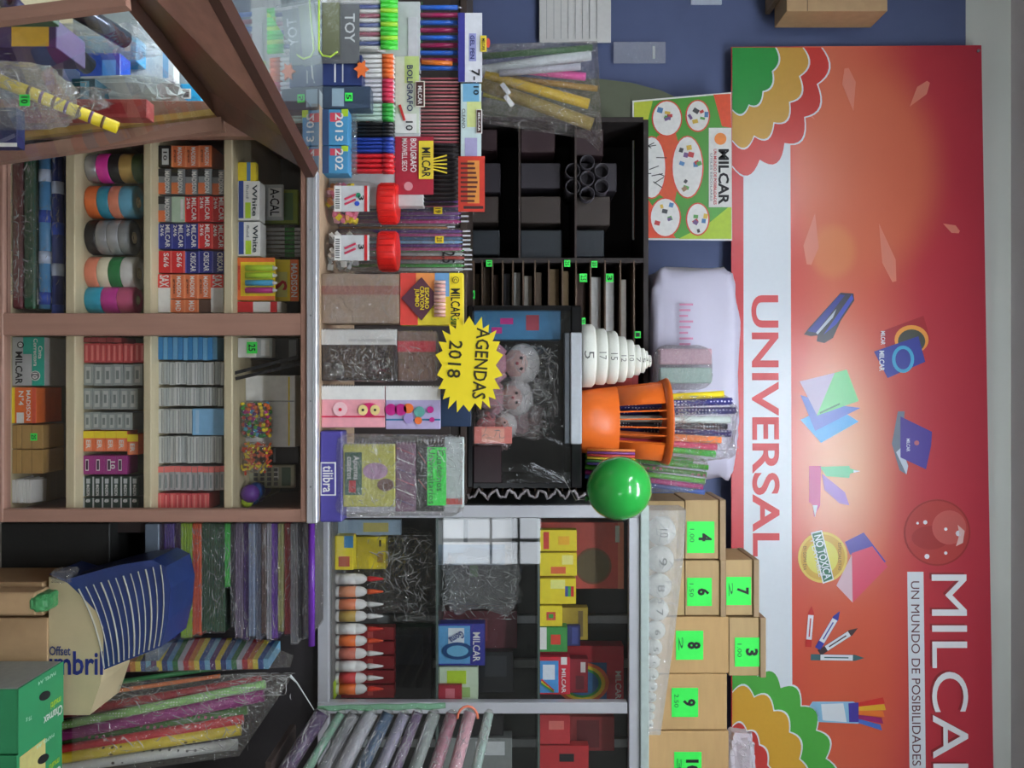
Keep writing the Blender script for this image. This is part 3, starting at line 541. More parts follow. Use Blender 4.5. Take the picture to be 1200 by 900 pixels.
# notebooks
def spiral(t, x0, x1, z0, z1, n, vertical=True, m_=INK):
    for k in range(n):
        z = z0 + (z1 - z0) * (k + .5) / n
        pts = [(x0 + .004 * (1 + math.cos(a)) - .004, .004 - .0055 * math.sin(a), z) for a in [PI * 2 * j / 6 for j in range(7)]]
        MB().tube(pts, .0008, 4).obj('spiral_ring', m_, t)
def notebook(label, a, b, px0, px1, Y, mat, pr, tx, n, base=None, group=None, d=.012):
    t = boxy('spiral_notebook', label, 'notebook', (px0, px1, a, b), Y, d, mat, group, pr, tx, base, part='cover')
    X, z0, w, h = rect((px0, px1, a, b), Y, base); MB().box(-w / 2 + .003, w / 2 - .001, .002, d + .001, .001, h - .001).obj('pages', PAPER, t)
    spiral(t, -w / 2, 0, .002, h - .002, n); return t, w, h
DKT = M(34, 30, 32, .3, 0, .15, 80, .3)
t, w, h = notebook('dark spiral planner with a white strip beside the crayon boxes', 386, 446, 372, 465, 2.04, DKT, [(0, .3, 0, 1, WHITE)], [('AGENDA 2018', .19, .24, .35, .98, M(180, 180, 180))], 26, base=TZ)
glint_ridges(t, -w / 2 + .045, w / 2, .01, h - .01, -.008, 95, 201, .022, .0008); crumple(w + .008, .02, h + .006, 21, .03, e=.2).obj('film_wrap', FILM, t, (0, -.003, 0), True)
t, w, h = notebook('brown planner with a red strip standing above the dark planner', 388, 446, 466, 511, 2.04, M(120, 92, 78, .5), [(.0, .2, 0, 1, M(130, 105, 92, .5)), (.2, .42, 0, 1, M(205, 45, 60, .5))], [], 12, base=P(466, 0, 2.04).z)
glint_ridges(t, -w / 2, w / 2, .002, h, -.008, 34, 202, .022); crumple(w + .006, .02, h + .006, 22, .03, e=.2).obj('film_wrap', FILM, t, (0, -.003, 0), True)
def owl(t, w, h, cx, s, m1, m2):
    disc(t, cx * w, h * .62, s * 1.5, m1, -.002, s * 1.9); 
    for q in (-.55, .55): disc(t, cx * w + s * .3, h * (.62) + q * s * 1.9, s * .85, CREAM, -.003); disc(t, cx * w + s * .3, h * .62 + q * s * 1.9, s * .3, INK, -.004)
OWLM = M(215, 40, 110, .5)
t, w, h = notebook('pink spiral planner with an owl print and heart on the counter', 452, 501, 372, 451, 2.04, M(245, 170, 180, .5), [(0, .33, 0, 1, WHITE), (.72, .76, 0, 1, M(215, 40, 80, .5))], [], 24, base=TZ)
disc(t, .1 * w * .6, h * .3, .017, M(250, 205, 210, .5), -.003); disc(t, .07 * w, h * .3, .004, M(210, 30, 60, .5), -.004)
disc(t, .07 * w, h * .76, .016, OWLM, -.003, .024)
for q in (.66, .85): disc(t, .08 * w, h * q, .0125, M(245, 225, 150, .5), -.004, .0115); disc(t, .08 * w, h * q, .003, INK, -.005)
t, w, h = notebook('lilac spiral planner with colourful owl and flowers above the pink one', 452, 503, 452, 516, 2.04, M(185, 175, 215, .5), [(0, .33, 0, 1, WHITE), (.76, .8, 0, 1, M(40, 110, 150, .5))], [], 18, base=P(452, 0, 2.04).z)
for x, z, r_, m_ in ((.05, .1, .014, MAG), (.05, .28, .014, MAG), (.02, .42, .012, ORANGE), (.25, .42, .012, M(170, 150, 210)), (.1, .62, .013, M(90, 160, 150)), (.3, .6, .009, ORANGE), (.05, .82, .008, MAG), (.28, .85, .006, MAG)): disc(t, x * w, h * z, r_, m_, -.003)
for o, yy in (('black_notebook', 0),): pass
t, w, h = notebook('dark blue notebook half hidden behind the lilac planner', 462, 500, 500, 552, 2.12, M(35, 55, 85, .4), [(.3, .8, .5, .75, M(30, 90, 140, .4))], [], 14, base=TZ + .0)
# crayon box, brown box
t = boxy('kraft_box', 'plain brown box under clear film with red band by the crayons', 'box', (372, 468, 321, 379), 2.04, .06, M(155, 132, 112, .7), None, [(.24, .42, 0, 1, M(150, 90, 78, .6), 'tape_band')], [], TZ)
glint_ridges(t, -.055, .055, .004, .19, -.008, 16, 203, .05, .0006); crumple(rect((372, 468, 321, 379), 2.04, TZ)[2] + .004, .03, rect((372, 468, 321, 379), 2.04, TZ)[3], 31, .04, e=.2).obj('film_wrap', FILM, t, (0, -.006, 0), True)
t = boxy('crayon_box', 'yellow, blue and red MILCAR crayon box marked 30', 'box', (469, 543, 320, 381), 2.04, .035, M(235, 215, 60, .5), None,
         [(0, 1, .0, .28, M(215, 70, 60, .5)), (.0, .35, .25, .75, M(235, 150, 80, .5)), (0, .45, .55, .8, M(110, 160, 205, .5)), (.0, .95, .78, .98, YELLOW, 'brand_band')], [('MILCAR', .3, .86, .8, .95, INK), ('30', .86, .99, .8, .93, M(20, 120, 60))], P(469, 0, 2.04).z)
X, z0, w, h = rect((469, 543, 320, 381), 2.04)
MB().prism([(-.052, h * .34), (-.002, h * .02), (.052, h * .34), (-.002, h * .62)], -.0045, -.0035).obj('name_diamond', M(85, 45, 60, .5), t)
text('ESCARO\nCRAYON\nJUMBO', t, -.03, .026, h * .22, h * .46, YELLOW, -.006)
for k in range(10): MB().tube([(-.04 + k * .0088, -.0045, h * .54), (-.04 + k * .0088, -.0045, h * .72)], .004, 8).obj('crayon', M(215, 160, 150, .5) if k % 2 else M(225, 185, 170, .5), t, None, True)
disc(t, -.045, h * .88, .008, INK, -.0045); disc(t, -.045, h * .88, .0065, YELLOW, -.005); text('C', t, -.048, -.042, h * .88 - .004, h * .88 + .004, INK, -.007)
# wrapped school notebooks with violet tray
t = thing('notebook_pack', 'violet tray of film-wrapped school notebooks with a neon green sign', 'pack of notebooks', (P(0, 556, 2.0).x, 2.035, TZ))
Yn = 2.035; k_ = Yn / 1000; hh = lambda px: P(px, 0, Yn).z - TZ; wx = lambda py: P(0, py, Yn).x - t.location.x
MB().box(wx(505), wx(611), -.012, .05, 0, hh(402), .003).obj('violet_tray', M(75, 68, 150, .45), t)
MB().box(wx(541), wx(580), -.0135, -.012, hh(377) , hh(395), .0005).obj('name_frame', WHITE, t); MB().box(wx(542.5), wx(578.5), -.0145, -.0135, hh(378.5), hh(393.5), .0005).obj('name_plate', M(75, 68, 150, .45), t)
text('tilibra', t, wx(545), wx(576), hh(380), hh(392), WHITE, -.0155, bold=.015)
for nm, px0, px1, a, b, mt, yy in (('yellow_notebook', 402, 463, 521, 594, M(205, 205, 95, .5), .0), ('teen_notebook', 463, 487, 519, 600, M(130, 95, 120, .5), .004), ('black_notebook', 487, 520, 517, 600, M(35, 38, 36, .4), .008), ('white_notebook', 520, 543, 513, 596, M(190, 200, 200, .5), .012)):
    q = MB().box(wx(a), wx(b), yy, yy + .03, hh(px0), hh(px1), .002).obj(nm, mt, t)
    for s in range(int((px1 - px0) / 4)):
        zz = hh(px0 + 2 + s * 4); MB().tube([(wx(a) + .004, yy - .001, zz), (wx(a) - .003, yy - .003, zz), (wx(a) - .004, yy + .01, zz)], .0007, 4).obj('spiral_ring', LGREY, q)
    yn = yy - .001
    if nm == 'yellow_notebook':
        MB().box(wx(530), wx(580), yn, yy, hh(404), hh(424)).obj('title_panel', M(70, 110, 90, .5), q); text('Apuntes\ncuadros', q, wx(534), wx(562), hh(407), hh(421), WHITE, yn - .001)
        MB().box(wx(563), wx(577), yn - .001, yn, hh(409), hh(417)).obj('title_chip', M(200, 60, 60, .5), q)
        disc(q, wx(552), hh(440), .02, M(190, 150, 180, .5), yn, .03, 'picture'); disc(q, wx(568), hh(452), .015, M(120, 90, 80, .5), yn - .001, .02, 'picture')
    if nm == 'teen_notebook':
        for k in range(6): MB().bar((wx(525 + k * 12), yn, hh(465)), (wx(533 + k * 12), yn, hh(485)), .005, .001).obj('stripe', [M(200, 60, 80), WHITE, M(60, 70, 130)][k % 3], q)
    if nm == 'black_notebook':
        for k, (a_, b_) in enumerate(((530, 545), (562, 575))): MB().bar((wx(a_), yn, hh(490)), (wx(b_), yn, hh(500)), .005, .001).obj('stripe', M(190, 60, 60), q)
        sg = MB().box(wx(524), wx(592), yn - .012, yn - .011, hh(501), hh(523)).obj('neon_sign', TAG, q)
        text('Cuadernos', sg, wx(527), wx(575), hh(512), hh(520), M(20, 90, 40), yn - .013, bold=0); text('Universitarios', sg, wx(525), wx(590), hh(502.5), hh(510), M(20, 90, 40), yn - .013, bold=0)
    if nm == 'white_notebook': MB().box(wx(585), wx(592), yn, yy, hh(521), hh(541)).obj('edge_label', M(200, 70, 60), q)
q = crumple(wx(606) - wx(508), .075, hh(545) - hh(392), 41, .06, e=.2).obj('film_wrap', FILM, t, ((wx(606) + wx(508)) / 2, -.02, hh(392)), True)
glint_ridges(t, wx(512), wx(604), hh(404), hh(543), -.028, 150, 205, .035, .0009); glint_ridges(t, wx(512), wx(530), hh(404), hh(543), -.028, 40, 206, .02, .0008, 1.5)
# star sign
N_ = 22; SY = 2.02; c0 = P(550, 428, SY); t = thing('star_sign', 'yellow starburst paper sign reading AGENDAS 2018', 'sign', c0)
pts = []
for k in range(2 * N_):
    a = PI * k / N_; rr = (1.0 if k % 2 == 0 else .80) * random.uniform(.95, 1.05); cs_ = math.cos(a); sn_ = math.sin(a); pts.append((math.copysign(abs(cs_) ** .8, cs_) * rr * .114, math.copysign(abs(sn_) ** .8, sn_) * rr * .079))
MB().prism(pts, -.003, 0).obj('star_card', M(245, 222, 35, .55, 0, .02), t)
a_ = 4
text('AGENDAS', t, -.088, .080, .012, .044, M(50, 46, 20), -.0045, a_, .012); text('2018', t, -.058, .030, -.050, -.018, M(50, 46, 20), -.0045, a_, .012)
# jars of erasers
def jar(a, b, label, cm, seed):
    Y = 2.06; X, z0, w, h = rect((0, 463, a, b), Y, TZ); t = thing('candy_jar', label, 'jar', (X, Y + w / 2, TZ)); R = w / 2; zt = P(442, 0, Y).z - TZ
    MB().lathe([(R * .8, 0), (R * .95, .006), (R * .98, .03), (R * .98, zt * .55), (R * .93, zt * .8), (R * .78, zt * .95), (R * .78, zt)], 28).obj('glass_body', JAR, t, None, True)
    MB().lathe([(R * .82, zt - .004), (R * .86, zt), (R * .86, h - .004), (R * .8, h)], 30).obj('red_lid', M(220, 35, 30, .35), t, None, True)
    for k in range(18):
        an = 2 * PI * k / 18; MB().bar((R * .865 * math.cos(an), R * .865 * math.sin(an), zt + .002), (R * .865 * math.cos(an), R * .865 * math.sin(an), h - .006), .003, .003, (math.cos(an), math.sin(an), 0)).obj('lid_rib', M(200, 30, 28, .35), t)
    rnd = random.Random(seed)
    groups = {}
    for k in range(60):
        an = rnd.uniform(0, 2 * PI); rr = R * .8 * math.sqrt(rnd.uniform(.2, .9)); z = rnd.uniform(.004, zt * .5); m_ = cm[k % len(cm)]
        mb = groups.setdefault(k % len(cm), MB()); c = Vector((rr * math.cos(an), rr * math.sin(an), z)); s = .0075
        rot = Matrix.Rotation(rnd.uniform(0, 3), 3, Vector((rnd.random(), rnd.random(), rnd.random() + .1)).normalized())
        vs = [c + rot @ Vector((x * s, y * s * .6, zz * s * .8)) for x in (-1, 1) for y in (-1, 1) for zz in (-1, 1)]
        mb.add(vs, [(0, 1, 3, 2), (4, 6, 7, 5), (0, 4, 5, 1), (2, 3, 7, 6), (0, 2, 6, 4), (1, 5, 7, 3)])
    for k, mb in groups.items(): o = mb.obj('eraser_pile', cm[k], t); o['kind'] = 'stuff'
    lw = R * .54; z0 = hhz(392, Y); z1 = hhz(433, Y)
    mb = MB()
    card = MB().box(-lw, lw, -R * 1.02 - .001, -R * 1.02, z0, z1, 0).obj('label_card', M(205, 208, 210, .5), t)
    MB().box(-lw, lw, -R * 1.02 - .002, -R * 1.02 - .001, z1 - .012, z1 - .005).obj('red_band', M(205, 40, 45, .5), card)
    MB().box(-lw, lw, -R * 1.02 - .002, -R * 1.02 - .001, z0, z0 + .016).obj('barcode_panel', WHITE, card)
    for q in range(9): MB().box(-lw * .7 + q * .0055, -lw * .7 + q * .0055 + .002, -R * 1.02 - .003, -R * 1.02 - .002, z0 + .003, z0 + .013).obj('bar', INK, card)
    for q in (0, 1): MB().bar((.002 + q * .012, -R * 1.02 - .0025, z0 + .025), (-.01 + q * .012, -R * 1.02 - .0025, z0 + .052), .005, .001, (0, 1, 0)).obj('printed_eraser', M(205, 60, 90), card)
    if seed == 1: disc(card, .012, z0 + .055, .006, M(50, 80, 190), -R * 1.02 - .002); disc(card, -.008, z0 + .058, .006, M(40, 150, 110), -R * 1.02 - .002)
    text('3', card, -.008, .004, z1 - .026, z1 - .013, INK, -R * 1.02 - .003)
def hhz(px, Y): return P(px, 0, Y).z - TZ
jar(205, 261, 'red-lidded clear jar holding pink and yellow erasers', [PINK, YELLOW, M(230, 150, 90, .5), M(240, 180, 190, .5)], 1)
jar(263, 318, 'red-lidded clear jar holding white erasers beside the brown box', [WHITE, LGREY, WHITE], 2)
# bags of coloured pens standing behind the jars
mix = [M(110, 50, 130, .4), M(200, 60, 70, .4), M(60, 110, 180, .4), M(220, 160, 60, .4), M(80, 150, 90, .4), LGREY]
for i, (a, b, p0, p1, lb, ms) in enumerate(((232, 262, 464, 541, 'clear pack of purple pens with yellow price tag above the jars', [PURPLE, MAG, NAVY, M(120, 70, 140, .4)]),
        (250, 272, 466, 525, 'narrow clear pack with one orange pen above the jars', [LGREY, M(220, 150, 90, .4), CYAN]),
        (268, 294, 464, 543, 'clear pack of violet and blue pens with second yellow price tag', [PURPLE, M(180, 70, 140, .4), M(60, 120, 160, .4), SKY]),
        (290, 318, 463, 545, 'clear pack of green and grey pens touching the crayon box', [GREEN, LGREY, M(200, 70, 60, .4), GREY]))):
    Y = 2.20 + .03 * (i % 2); t, w, h = tray('pen_pack', lb, a, b, 420, p1, Y, .022, ms, 6, base=TZ)
    if i in (0, 2): o = MB().box(-.009, .009, -.003, -.002, h * .78 - .0, h * .78 + .022).obj('price_tag', YELLOW, t); text(['19', '20'][i // 2], o, -.006, .006, h * .78 + .004, h * .78 + .018, INK, -.004)
    if i == 3: text('2.5', t, -.02, .01, h * .82, h * .92, INK, -.004)
    for k in range(5): MB().tube([(-w * .4 + k * w * .2, .004, h - .002), (-w * .4 + k * w * .2, .004, h + .018)], .0022, 6).obj('pen_tip', M(215, 220, 225, .3), t)
# red card with black pens, etc.
def card(name, label, r, Y, mat, pr, tx, d=.003, base=None): return boxy(name, label, 'header card', r, Y, d, mat, None, pr, tx, base, c=.0005)
YB = 2.12
def column(nm, lb, a, b, p0, p1, cardm, pr, tx, px0, px1, mats, n, rows=1, tip=.02, pa=None, pb=None, capm=None, cap=None, r=None):
    # stand: pens with a header card in front
    X, z0, w, h = rect((p0, p1, a, b), YB, None); t = thing(nm, lb, 'pack of pens', (X, YB, TZ)); dz = z0 - TZ
    MB().box(-w / 2, w / 2, 0, .002, dz, dz + h, .0005).obj('header_card', cardm, t)
    for i, p in enumerate(pr): MB().box(-w / 2 + p[0] * w, -w / 2 + p[1] * w, -.0006 - .0005 * i, 0, dz + p[2] * h, dz + p[3] * h).obj('printed_panel', p[4], t)
    for p in tx: text(p[0], t, -w / 2 + p[1] * w, -w / 2 + p[2] * w, dz + p[3] * h, dz + p[4] * h, p[5], -.003, p[6] if len(p) > 6 else 0)
    x0 = P(0, pa or a, YB).x - X; x1 = P(0, pb or b, YB).x - X; q0 = hhz(px0, YB); q1 = hhz(px1, YB)
    r = r or (x1 - x0) / n * .42
    for q in range(rows): pens(t, lsp(x0, x1, n), .012 + q * .012, q0, q1, r, mats, tip, cap and (hhz(cap[0], YB), hhz(cap[1], YB)), capm)
    MB().box(x0 - .002, x1 + .002, .003, .008 + .016 * rows, 0, q0 + .0, .001).obj('tray', LGREY if capm is None else FILMH, t)
    return t, w, h, dz, X
t, w, h, dz, X = column('black_pen_pack', 'red card over black pens with a yellow MILCAR badge', 160, 228, 463, 508, M(165, 35, 55, .5), [(.05, .25, .3, .6, M(190, 70, 85, .5))], [('BOLIGRAFO', .04, .62, .4, .56, WHITE), ('MAXWELL SECO', .04, .6, .18, .32, WHITE)], 496, 538, [M(35, 32, 36, .3)], 14, rows=2, pa=166, pb=240, r=.0035)
disc(t, w * .36, dz + h * .35, .011, M(215, 150, 155, .5), -.002); MB().box(-w * .42, w * .24, -.004, -.003, dz + h * .62, dz + h * 1.0, .001).obj('name_badge', M(235, 210, 60, .5), t); text('MILCAR', t, -w * .3, w * .21, dz + h * .7, dz + h * .93, INK, -.0055, bold=.015)
for k in range(5): MB().bar((-.014 + k * .006, -.006, dz + h * .98), (-.024 + k * .011, -.006, dz + h * 1.36), .0035, .001, (0, 1, 0)).obj('badge_ray', M(235, 210, 60, .5), t)
t, w, h, dz, X = column('pink_pen_pack', 'white and green BOLIGRAFO card over a row of pink pens', 66, 156, 463, 491, M(205, 215, 195, .5), [(.0, .35, .4, 1, M(190, 210, 130, .5)), (.75, 1, 0, .9, WHITE)], [('BOLIGRAFO', .12, .72, .5, .75, M(40, 50, 90)), ('10', .85, .97, .45, .75, INK)], 492, 538, [M(190, 95, 105, .35), M(215, 150, 150, .3)], 19, rows=1, pa=88, pb=167, r=.0024, tip=.006)
MB().box(-w * .17, w * .17, -.006, -.003, dz + h * .85, dz + h * 1.25, .002).obj('name_badge', M(230, 225, 210, .5), t); MB().box(-w * .155, w * .155, -.0068, -.006, dz + h * .89, dz + h * 1.21, .001).obj('badge_field', M(70, 35, 30, .5), t); text('MILCAR', t, -w * .1, w * .14, dz + h * .97, dz + h * 1.14, WHITE, -.0082, bold=.015)
MB().bar((w * .14, -.004, dz + h * .2), (w * .34, -.004, dz + h * .4), .006, .003, (0, 1, 0)).obj('printed_pen', M(205, 50, 50), t)
t, w, h, dz, X = column('striped_pen_pack', 'row of blue and magenta pens with silver tips in clear box', 20, 66, 478, 489, M(200, 200, 205, .5), [], [], 492, 536, [M(40, 100, 200, .3), M(150, 30, 80, .3)], 9, rows=1, pa=2, pb=82, tip=0, r=.0062)
for k in range(9): x = lsp(P(0, 2, YB).x - X, P(0, 82, YB).x - X, 9)[k]; MB().tube([(x, .012, hhz(536, YB)), (x, .012, hhz(541, YB))], .0035, 8, rs=[.0045, .0015]).obj('silver_tip', SILVER, t, None, True)
MB().tube([(P(0, 72, YB).x - X, .003, hhz(494, YB)), (P(0, 74, YB).x - X, .003, hhz(530, YB))], .006, 10).obj('loose_pen', M(225, 120, 40, .35), t, None, True)
# cards hanging in front of the upper edge
def hang(name, lb, r, Y, mat, pr, tx, c=.0004): return boxy(name, lb, 'card', r, Y, .002, mat, None, pr, tx, None, c=c)
t = hang('header_card', 'white and navy header card with a yellow MILCAR oval', (537, 565, 15, 96), 2.11, M(225, 228, 235, .5), [(0, 1, 0, .28, M(55, 55, 140, .5)), (.3, .7, .45, .75, M(160, 165, 215, .5))], [('GEL PEN', .33, .67, .5, .68, M(40, 40, 110)), ('7-', .82, .98, .55, .9, INK)])
MB().box(-.028, .012, -.004, -.002, .055, .07, .001).obj('name_badge', M(235, 210, 60, .5), t); text('MILCAR', t, -.02, .01, .0585, .0665, INK, -.0055); disc(t, -.01, .074, .012, M(215, 80, 60, .5), -.002, .005)
t = hang('header_card', 'pale blue CLEANO header card with a dark MILCAR badge', (540, 564, 98, 183), 2.115, M(205, 225, 225, .5), [(0, .25, .1, .9, M(120, 180, 215, .5)), (.25, .6, .3, 1, M(215, 225, 150, .5)), (.75, 1, .2, .8, M(170, 165, 205, .5))], [('10', .04, .16, .62, .88, INK), ('CLEANO', .35, .62, .06, .22, M(60, 60, 60))])
MB().box(-.025, .035, -.004, -.002, .038, .053, .001).obj('name_badge', WHITE, t); MB().box(-.023, .033, -.005, -.004, .04, .051, .0005).obj('badge_field', M(70, 35, 30, .5), t); text('MILCAR', t, -.016, .03, .0425, .0485, WHITE, -.0065)
t = hang('comb_card', 'red and orange card printed with a row of dark refills', (537, 568, 183, 248), 2.10, M(205, 60, 45, .5), [(.08, .85, .35, .8, M(225, 150, 70, .5)), (.9, .95, .2, .95, M(60, 40, 40, .5))], [])
for k in range(9): MB().box(-.052 + k * .0115, -.047 + k * .0115, -.003, -.002, .006, .048 - abs(k - 4) * .002).obj('refill', M(90, 40, 35), t)
# white pens / coloured caps block at px 435..462
for i, (a, b, n, m_, cm_, lb) in enumerate(((62, 90, 5, WHITE, ORANGE, 'white pens with orange caps'), (91, 118, 5, M(220, 220, 225, .3), M(215, 60, 90, .4), 'white pens with pink caps'), (120, 140, 4, M(200, 225, 210, .3), GREEN, 'pale green pens'), (142, 159, 4, BLACK, BLACK, 'black pens'), (160, 178, 4, M(35, 60, 150, .35), M(35, 60, 150, .35), 'blue pens'), (179, 202, 4, M(205, 30, 40, .35), M(205, 30, 40, .35), 'red pens'))):
    Y = 2.09; X, z0, w, h = rect((0, 462, a, b), Y, TZ); t = thing('pen_bundle', f'bundle of {lb} standing in the row behind the counter edge', 'bundle of pens', (X, Y, TZ), 'upright pen bundles')
    for q in range(2): pens(t, lsp(-w / 2, w / 2, n), .006 + q * .012, .0, h, w / n * .42, [m_], .006, (h * .82, h * .98), [cm_])
    MB().box(-w / 2, w / 2, -.001, .026, 0, h * .45, .002).obj('clear_cup', FILMH, t)
# green-capped pens beyond
t = thing('pen_bundle', 'bundle of white pens with lime green caps at the photo top edge', 'bundle of pens', (P(0, 28, 2.1).x, 2.10, TZ), 'upright pen bundles')
for q in range(2): pens(t, lsp(-.062, .062, 11), .006 + q * .014, .0, hhz(450, 2.1), .0048, [WHITE, M(60, 80, 150, .4), WHITE, M(160, 60, 90, .4)], 0)
pens(t, lsp(-.062, .062, 11), .003, hhz(446, 2.1), hhz(466, 2.1), .0062, [M(70, 210, 60, .4), M(80, 215, 70, .4), M(170, 225, 60, .4)], 0, name='cap')
MB().box(-.066, .066, -.004, .034, 0, hhz(444, 2.1), .003).obj('clear_bag', FILM, t)
t = hang('header_card', 'green and purple card of orange-tipped brushes behind lime caps', (466, 495, 2, 65), 2.135, M(50, 110, 70, .5), [(0, .4, .5, .95, M(95, 40, 60, .5)), (.6, 1, 0, .3, M(70, 60, 140, .5))], [('10', .1, .25, .6, .85, WHITE)])
for k, m_ in enumerate((M(240, 120, 60, .5), M(100, 220, 80, .5), M(240, 120, 60, .5), M(215, 220, 225, .5))): MB().tube([(-.03 + k * .014, -.006, .0), (-.028 + k * .014, -.006, .045)], .005, 8).obj('brush', m_, t, None, True)
# boxes with 2013 style labels
for i, (a, b, lb, n_) in enumerate(((128, 170, 'blue box printed 2013 standing behind the trim', '2013'), (171, 203, 'blue box printed 202 next to the 2013 box', '202'))):
    t = top('pen_box', lb, 'box', a, b, 408, .05, M(70, 145, 190, .5), [(0, 1, .0, .25, M(45, 70, 110, .5)), (.1, .35, .3, .7, M(210, 70, 90, .5)), (.0, .2, .75, 1, LIME)], [(n_, .12, .9, .5, .82, WHITE)], Y=2.05)
t = top('pen_case', 'navy clear case of pens with an orange star-shaped knob', 'pen case', 64, 100, 424, .05, M(45, 60, 110, .3), [(.1, .9, .3, .34, WHITE), (.1, .9, .5, .53, LGREY)], [], Y=2.05)
MB().prism([(math.cos(k * PI / 6) * (.024 if k % 2 else .013), hhz(424, 2.05) + math.sin(k * PI / 6) * (.018 if k % 2 else .010)) for k in range(12)], -.008, -.002).obj('orange_knob', ORANGE, t)
t = top('pen_case', 'dark clear case with green price tag 5 beside the orange knob', 'pen case', 101, 127, 434, .05, M(60, 75, 95, .3), [(.1, .9, .2, .45, M(150, 175, 190, .3))], [], Y=2.05); price(t, 0, -.002, hhz(409, 2.05), .02, '5')
for i, (a, b, pt) in enumerate(((130, 165, 436), (166, 202, 436))): 
    t = top('pen_case', f'dark case with red and black pens, {["above", "below"][i]} in the row behind blue boxes', 'pen case', a, b, pt, .04, M(40, 35, 48, .4), [(.1, .9, .86, .95, M(170, 40, 55, .4)), (.2, .8, .68, .71, WHITE)], [], Y=2.115)
# things on the wing glass top: lime pack, olive blister, tray
t = thing('toy_blister', 'clear rounded blister pack with lime edge and grey lettered card', 'blister pack', (P(0, 36, 2.02).x, 2.02, TZ))
w = .072
MB().prism([(-w, 0), (w * .8, 0), (w, .012), (w, .03), (w * .8, .048), (-w, .048)], -.02, .02).obj('blister', JAR, t)
MB().tube([(-w, -.021, .003), (w * .75, -.021, .003), (w * .93, -.021, .012), (w * .97, -.021, .03), (w * .8, -.021, .047)], .0022, 6).obj('lime_edge', M(190, 225, 80, .5), t)
MB().box(-w, w * .7, .012, .02, .004, .044).obj('olive_insert', M(110, 115, 80, .5), t)
MB().box(-w, w * .95, .022, .026, .0, .09).obj('backing_card', M(95, 98, 100, .5), t); text('TOY', t, -.05, .02, .055, .08, LGREY, .0205)
# ================= BACK OF THE SHOP
KY = 2.62       # black case and dark back counter
bz = P(547, 0, KY).z
bc = thing('back_counter', 'dark low cabinet behind the front counter under the black case', 'cabinet', (0, KY, 0))
x0, x1 = P(0, -260, KY).x, P(0, 590, 2.62).x
MB().box(x0, x1, 0, .42, 0, bz - .02, .002).obj('body', M(42, 36, 34, .6), bc); MB().box(x0, x1, -.01, .42, bz - .02, bz, .002).obj('top_board', M(60, 48, 42, .5), bc)
for k in range(5): MB().box(x0 + .02 + k * .415, x0 + .42 + k * .415, -.006, 0, .1, bz - .05, .002).obj('door', M(50, 42, 40, .6), bc)
# dark shelving behind
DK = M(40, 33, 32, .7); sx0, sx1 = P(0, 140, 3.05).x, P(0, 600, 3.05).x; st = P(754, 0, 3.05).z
sh = thing('dark_shelving', 'dark wooden shelving in shadow behind the counter', 'shelving', (0, 3.05, 0))
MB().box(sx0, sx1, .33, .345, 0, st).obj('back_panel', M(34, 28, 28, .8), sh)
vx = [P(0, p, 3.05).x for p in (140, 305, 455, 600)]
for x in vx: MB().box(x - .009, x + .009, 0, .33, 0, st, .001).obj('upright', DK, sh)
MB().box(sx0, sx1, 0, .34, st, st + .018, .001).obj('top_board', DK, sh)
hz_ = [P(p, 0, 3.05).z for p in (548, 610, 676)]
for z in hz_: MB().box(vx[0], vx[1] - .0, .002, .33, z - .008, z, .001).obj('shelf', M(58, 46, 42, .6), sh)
# narrow slots between y 305 and 600
ps = [548, 556, 566, 578, 590, 602, 614, 628, 644, 660, 676, 693, 710, 728, 744]
for p in ps: z = P(p, 0, 3.05).z; MB().box(vx[1], vx[3], -.002, .33, z - .006, z, .0008).obj('slot_board', M(85, 66, 50, .6), sh)
for (px, py, s_) in ((573, 308, '19'), (665, 308, '25'), (697, 309, '20'), (684, 325, '2.5'), (715, 325, '3'), (552, 345, '5'), (683, 376, '20'), (748, 392, '1')):
    p = P(px, py, 3.03); price(sh, p.x, -.006, p.z, .024 if s_ not in ('2.5', '3', '5') else .03, s_)
rnd = random.Random(3)
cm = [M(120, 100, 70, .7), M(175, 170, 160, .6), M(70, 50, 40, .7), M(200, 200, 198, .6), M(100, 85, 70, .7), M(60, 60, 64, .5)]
cn = ['tan', 'pale grey', 'dark brown', 'white', 'khaki', 'charcoal']
for i in range(len(ps) - 1):
    z0 = P(ps[i], 0, 3.05).z; z1 = P(ps[i + 1], 0, 3.05).z - .006; k = rnd.randrange(6); a = rnd.uniform(313, 330); q = rnd.uniform(.5, .85)
    w = P(0, 452, 3.1).x - P(0, a, 3.1).x
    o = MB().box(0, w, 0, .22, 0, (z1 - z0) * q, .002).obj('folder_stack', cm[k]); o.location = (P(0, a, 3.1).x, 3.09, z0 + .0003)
    tag(o, f'{cn[k]} flat stack, {ORD[i]} slot from left of the dark narrow-slot shelf', 'folder stack', 'flat stacks in the narrow slots')
for i, z0 in enumerate([.0] + hz_):
    for k in range(4 if i else 0):
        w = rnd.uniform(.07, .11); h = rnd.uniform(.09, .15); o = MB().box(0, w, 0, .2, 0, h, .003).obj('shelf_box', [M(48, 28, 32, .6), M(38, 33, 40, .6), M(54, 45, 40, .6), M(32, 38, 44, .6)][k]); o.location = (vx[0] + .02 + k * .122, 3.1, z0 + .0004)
        tag(o, f'{["maroon", "violet grey", "brown", "blue grey"][k]} box in deep shade, {["", "first", "second", "third"][i]} dark shelf from the left', 'box', 'boxes in the dark shelving')
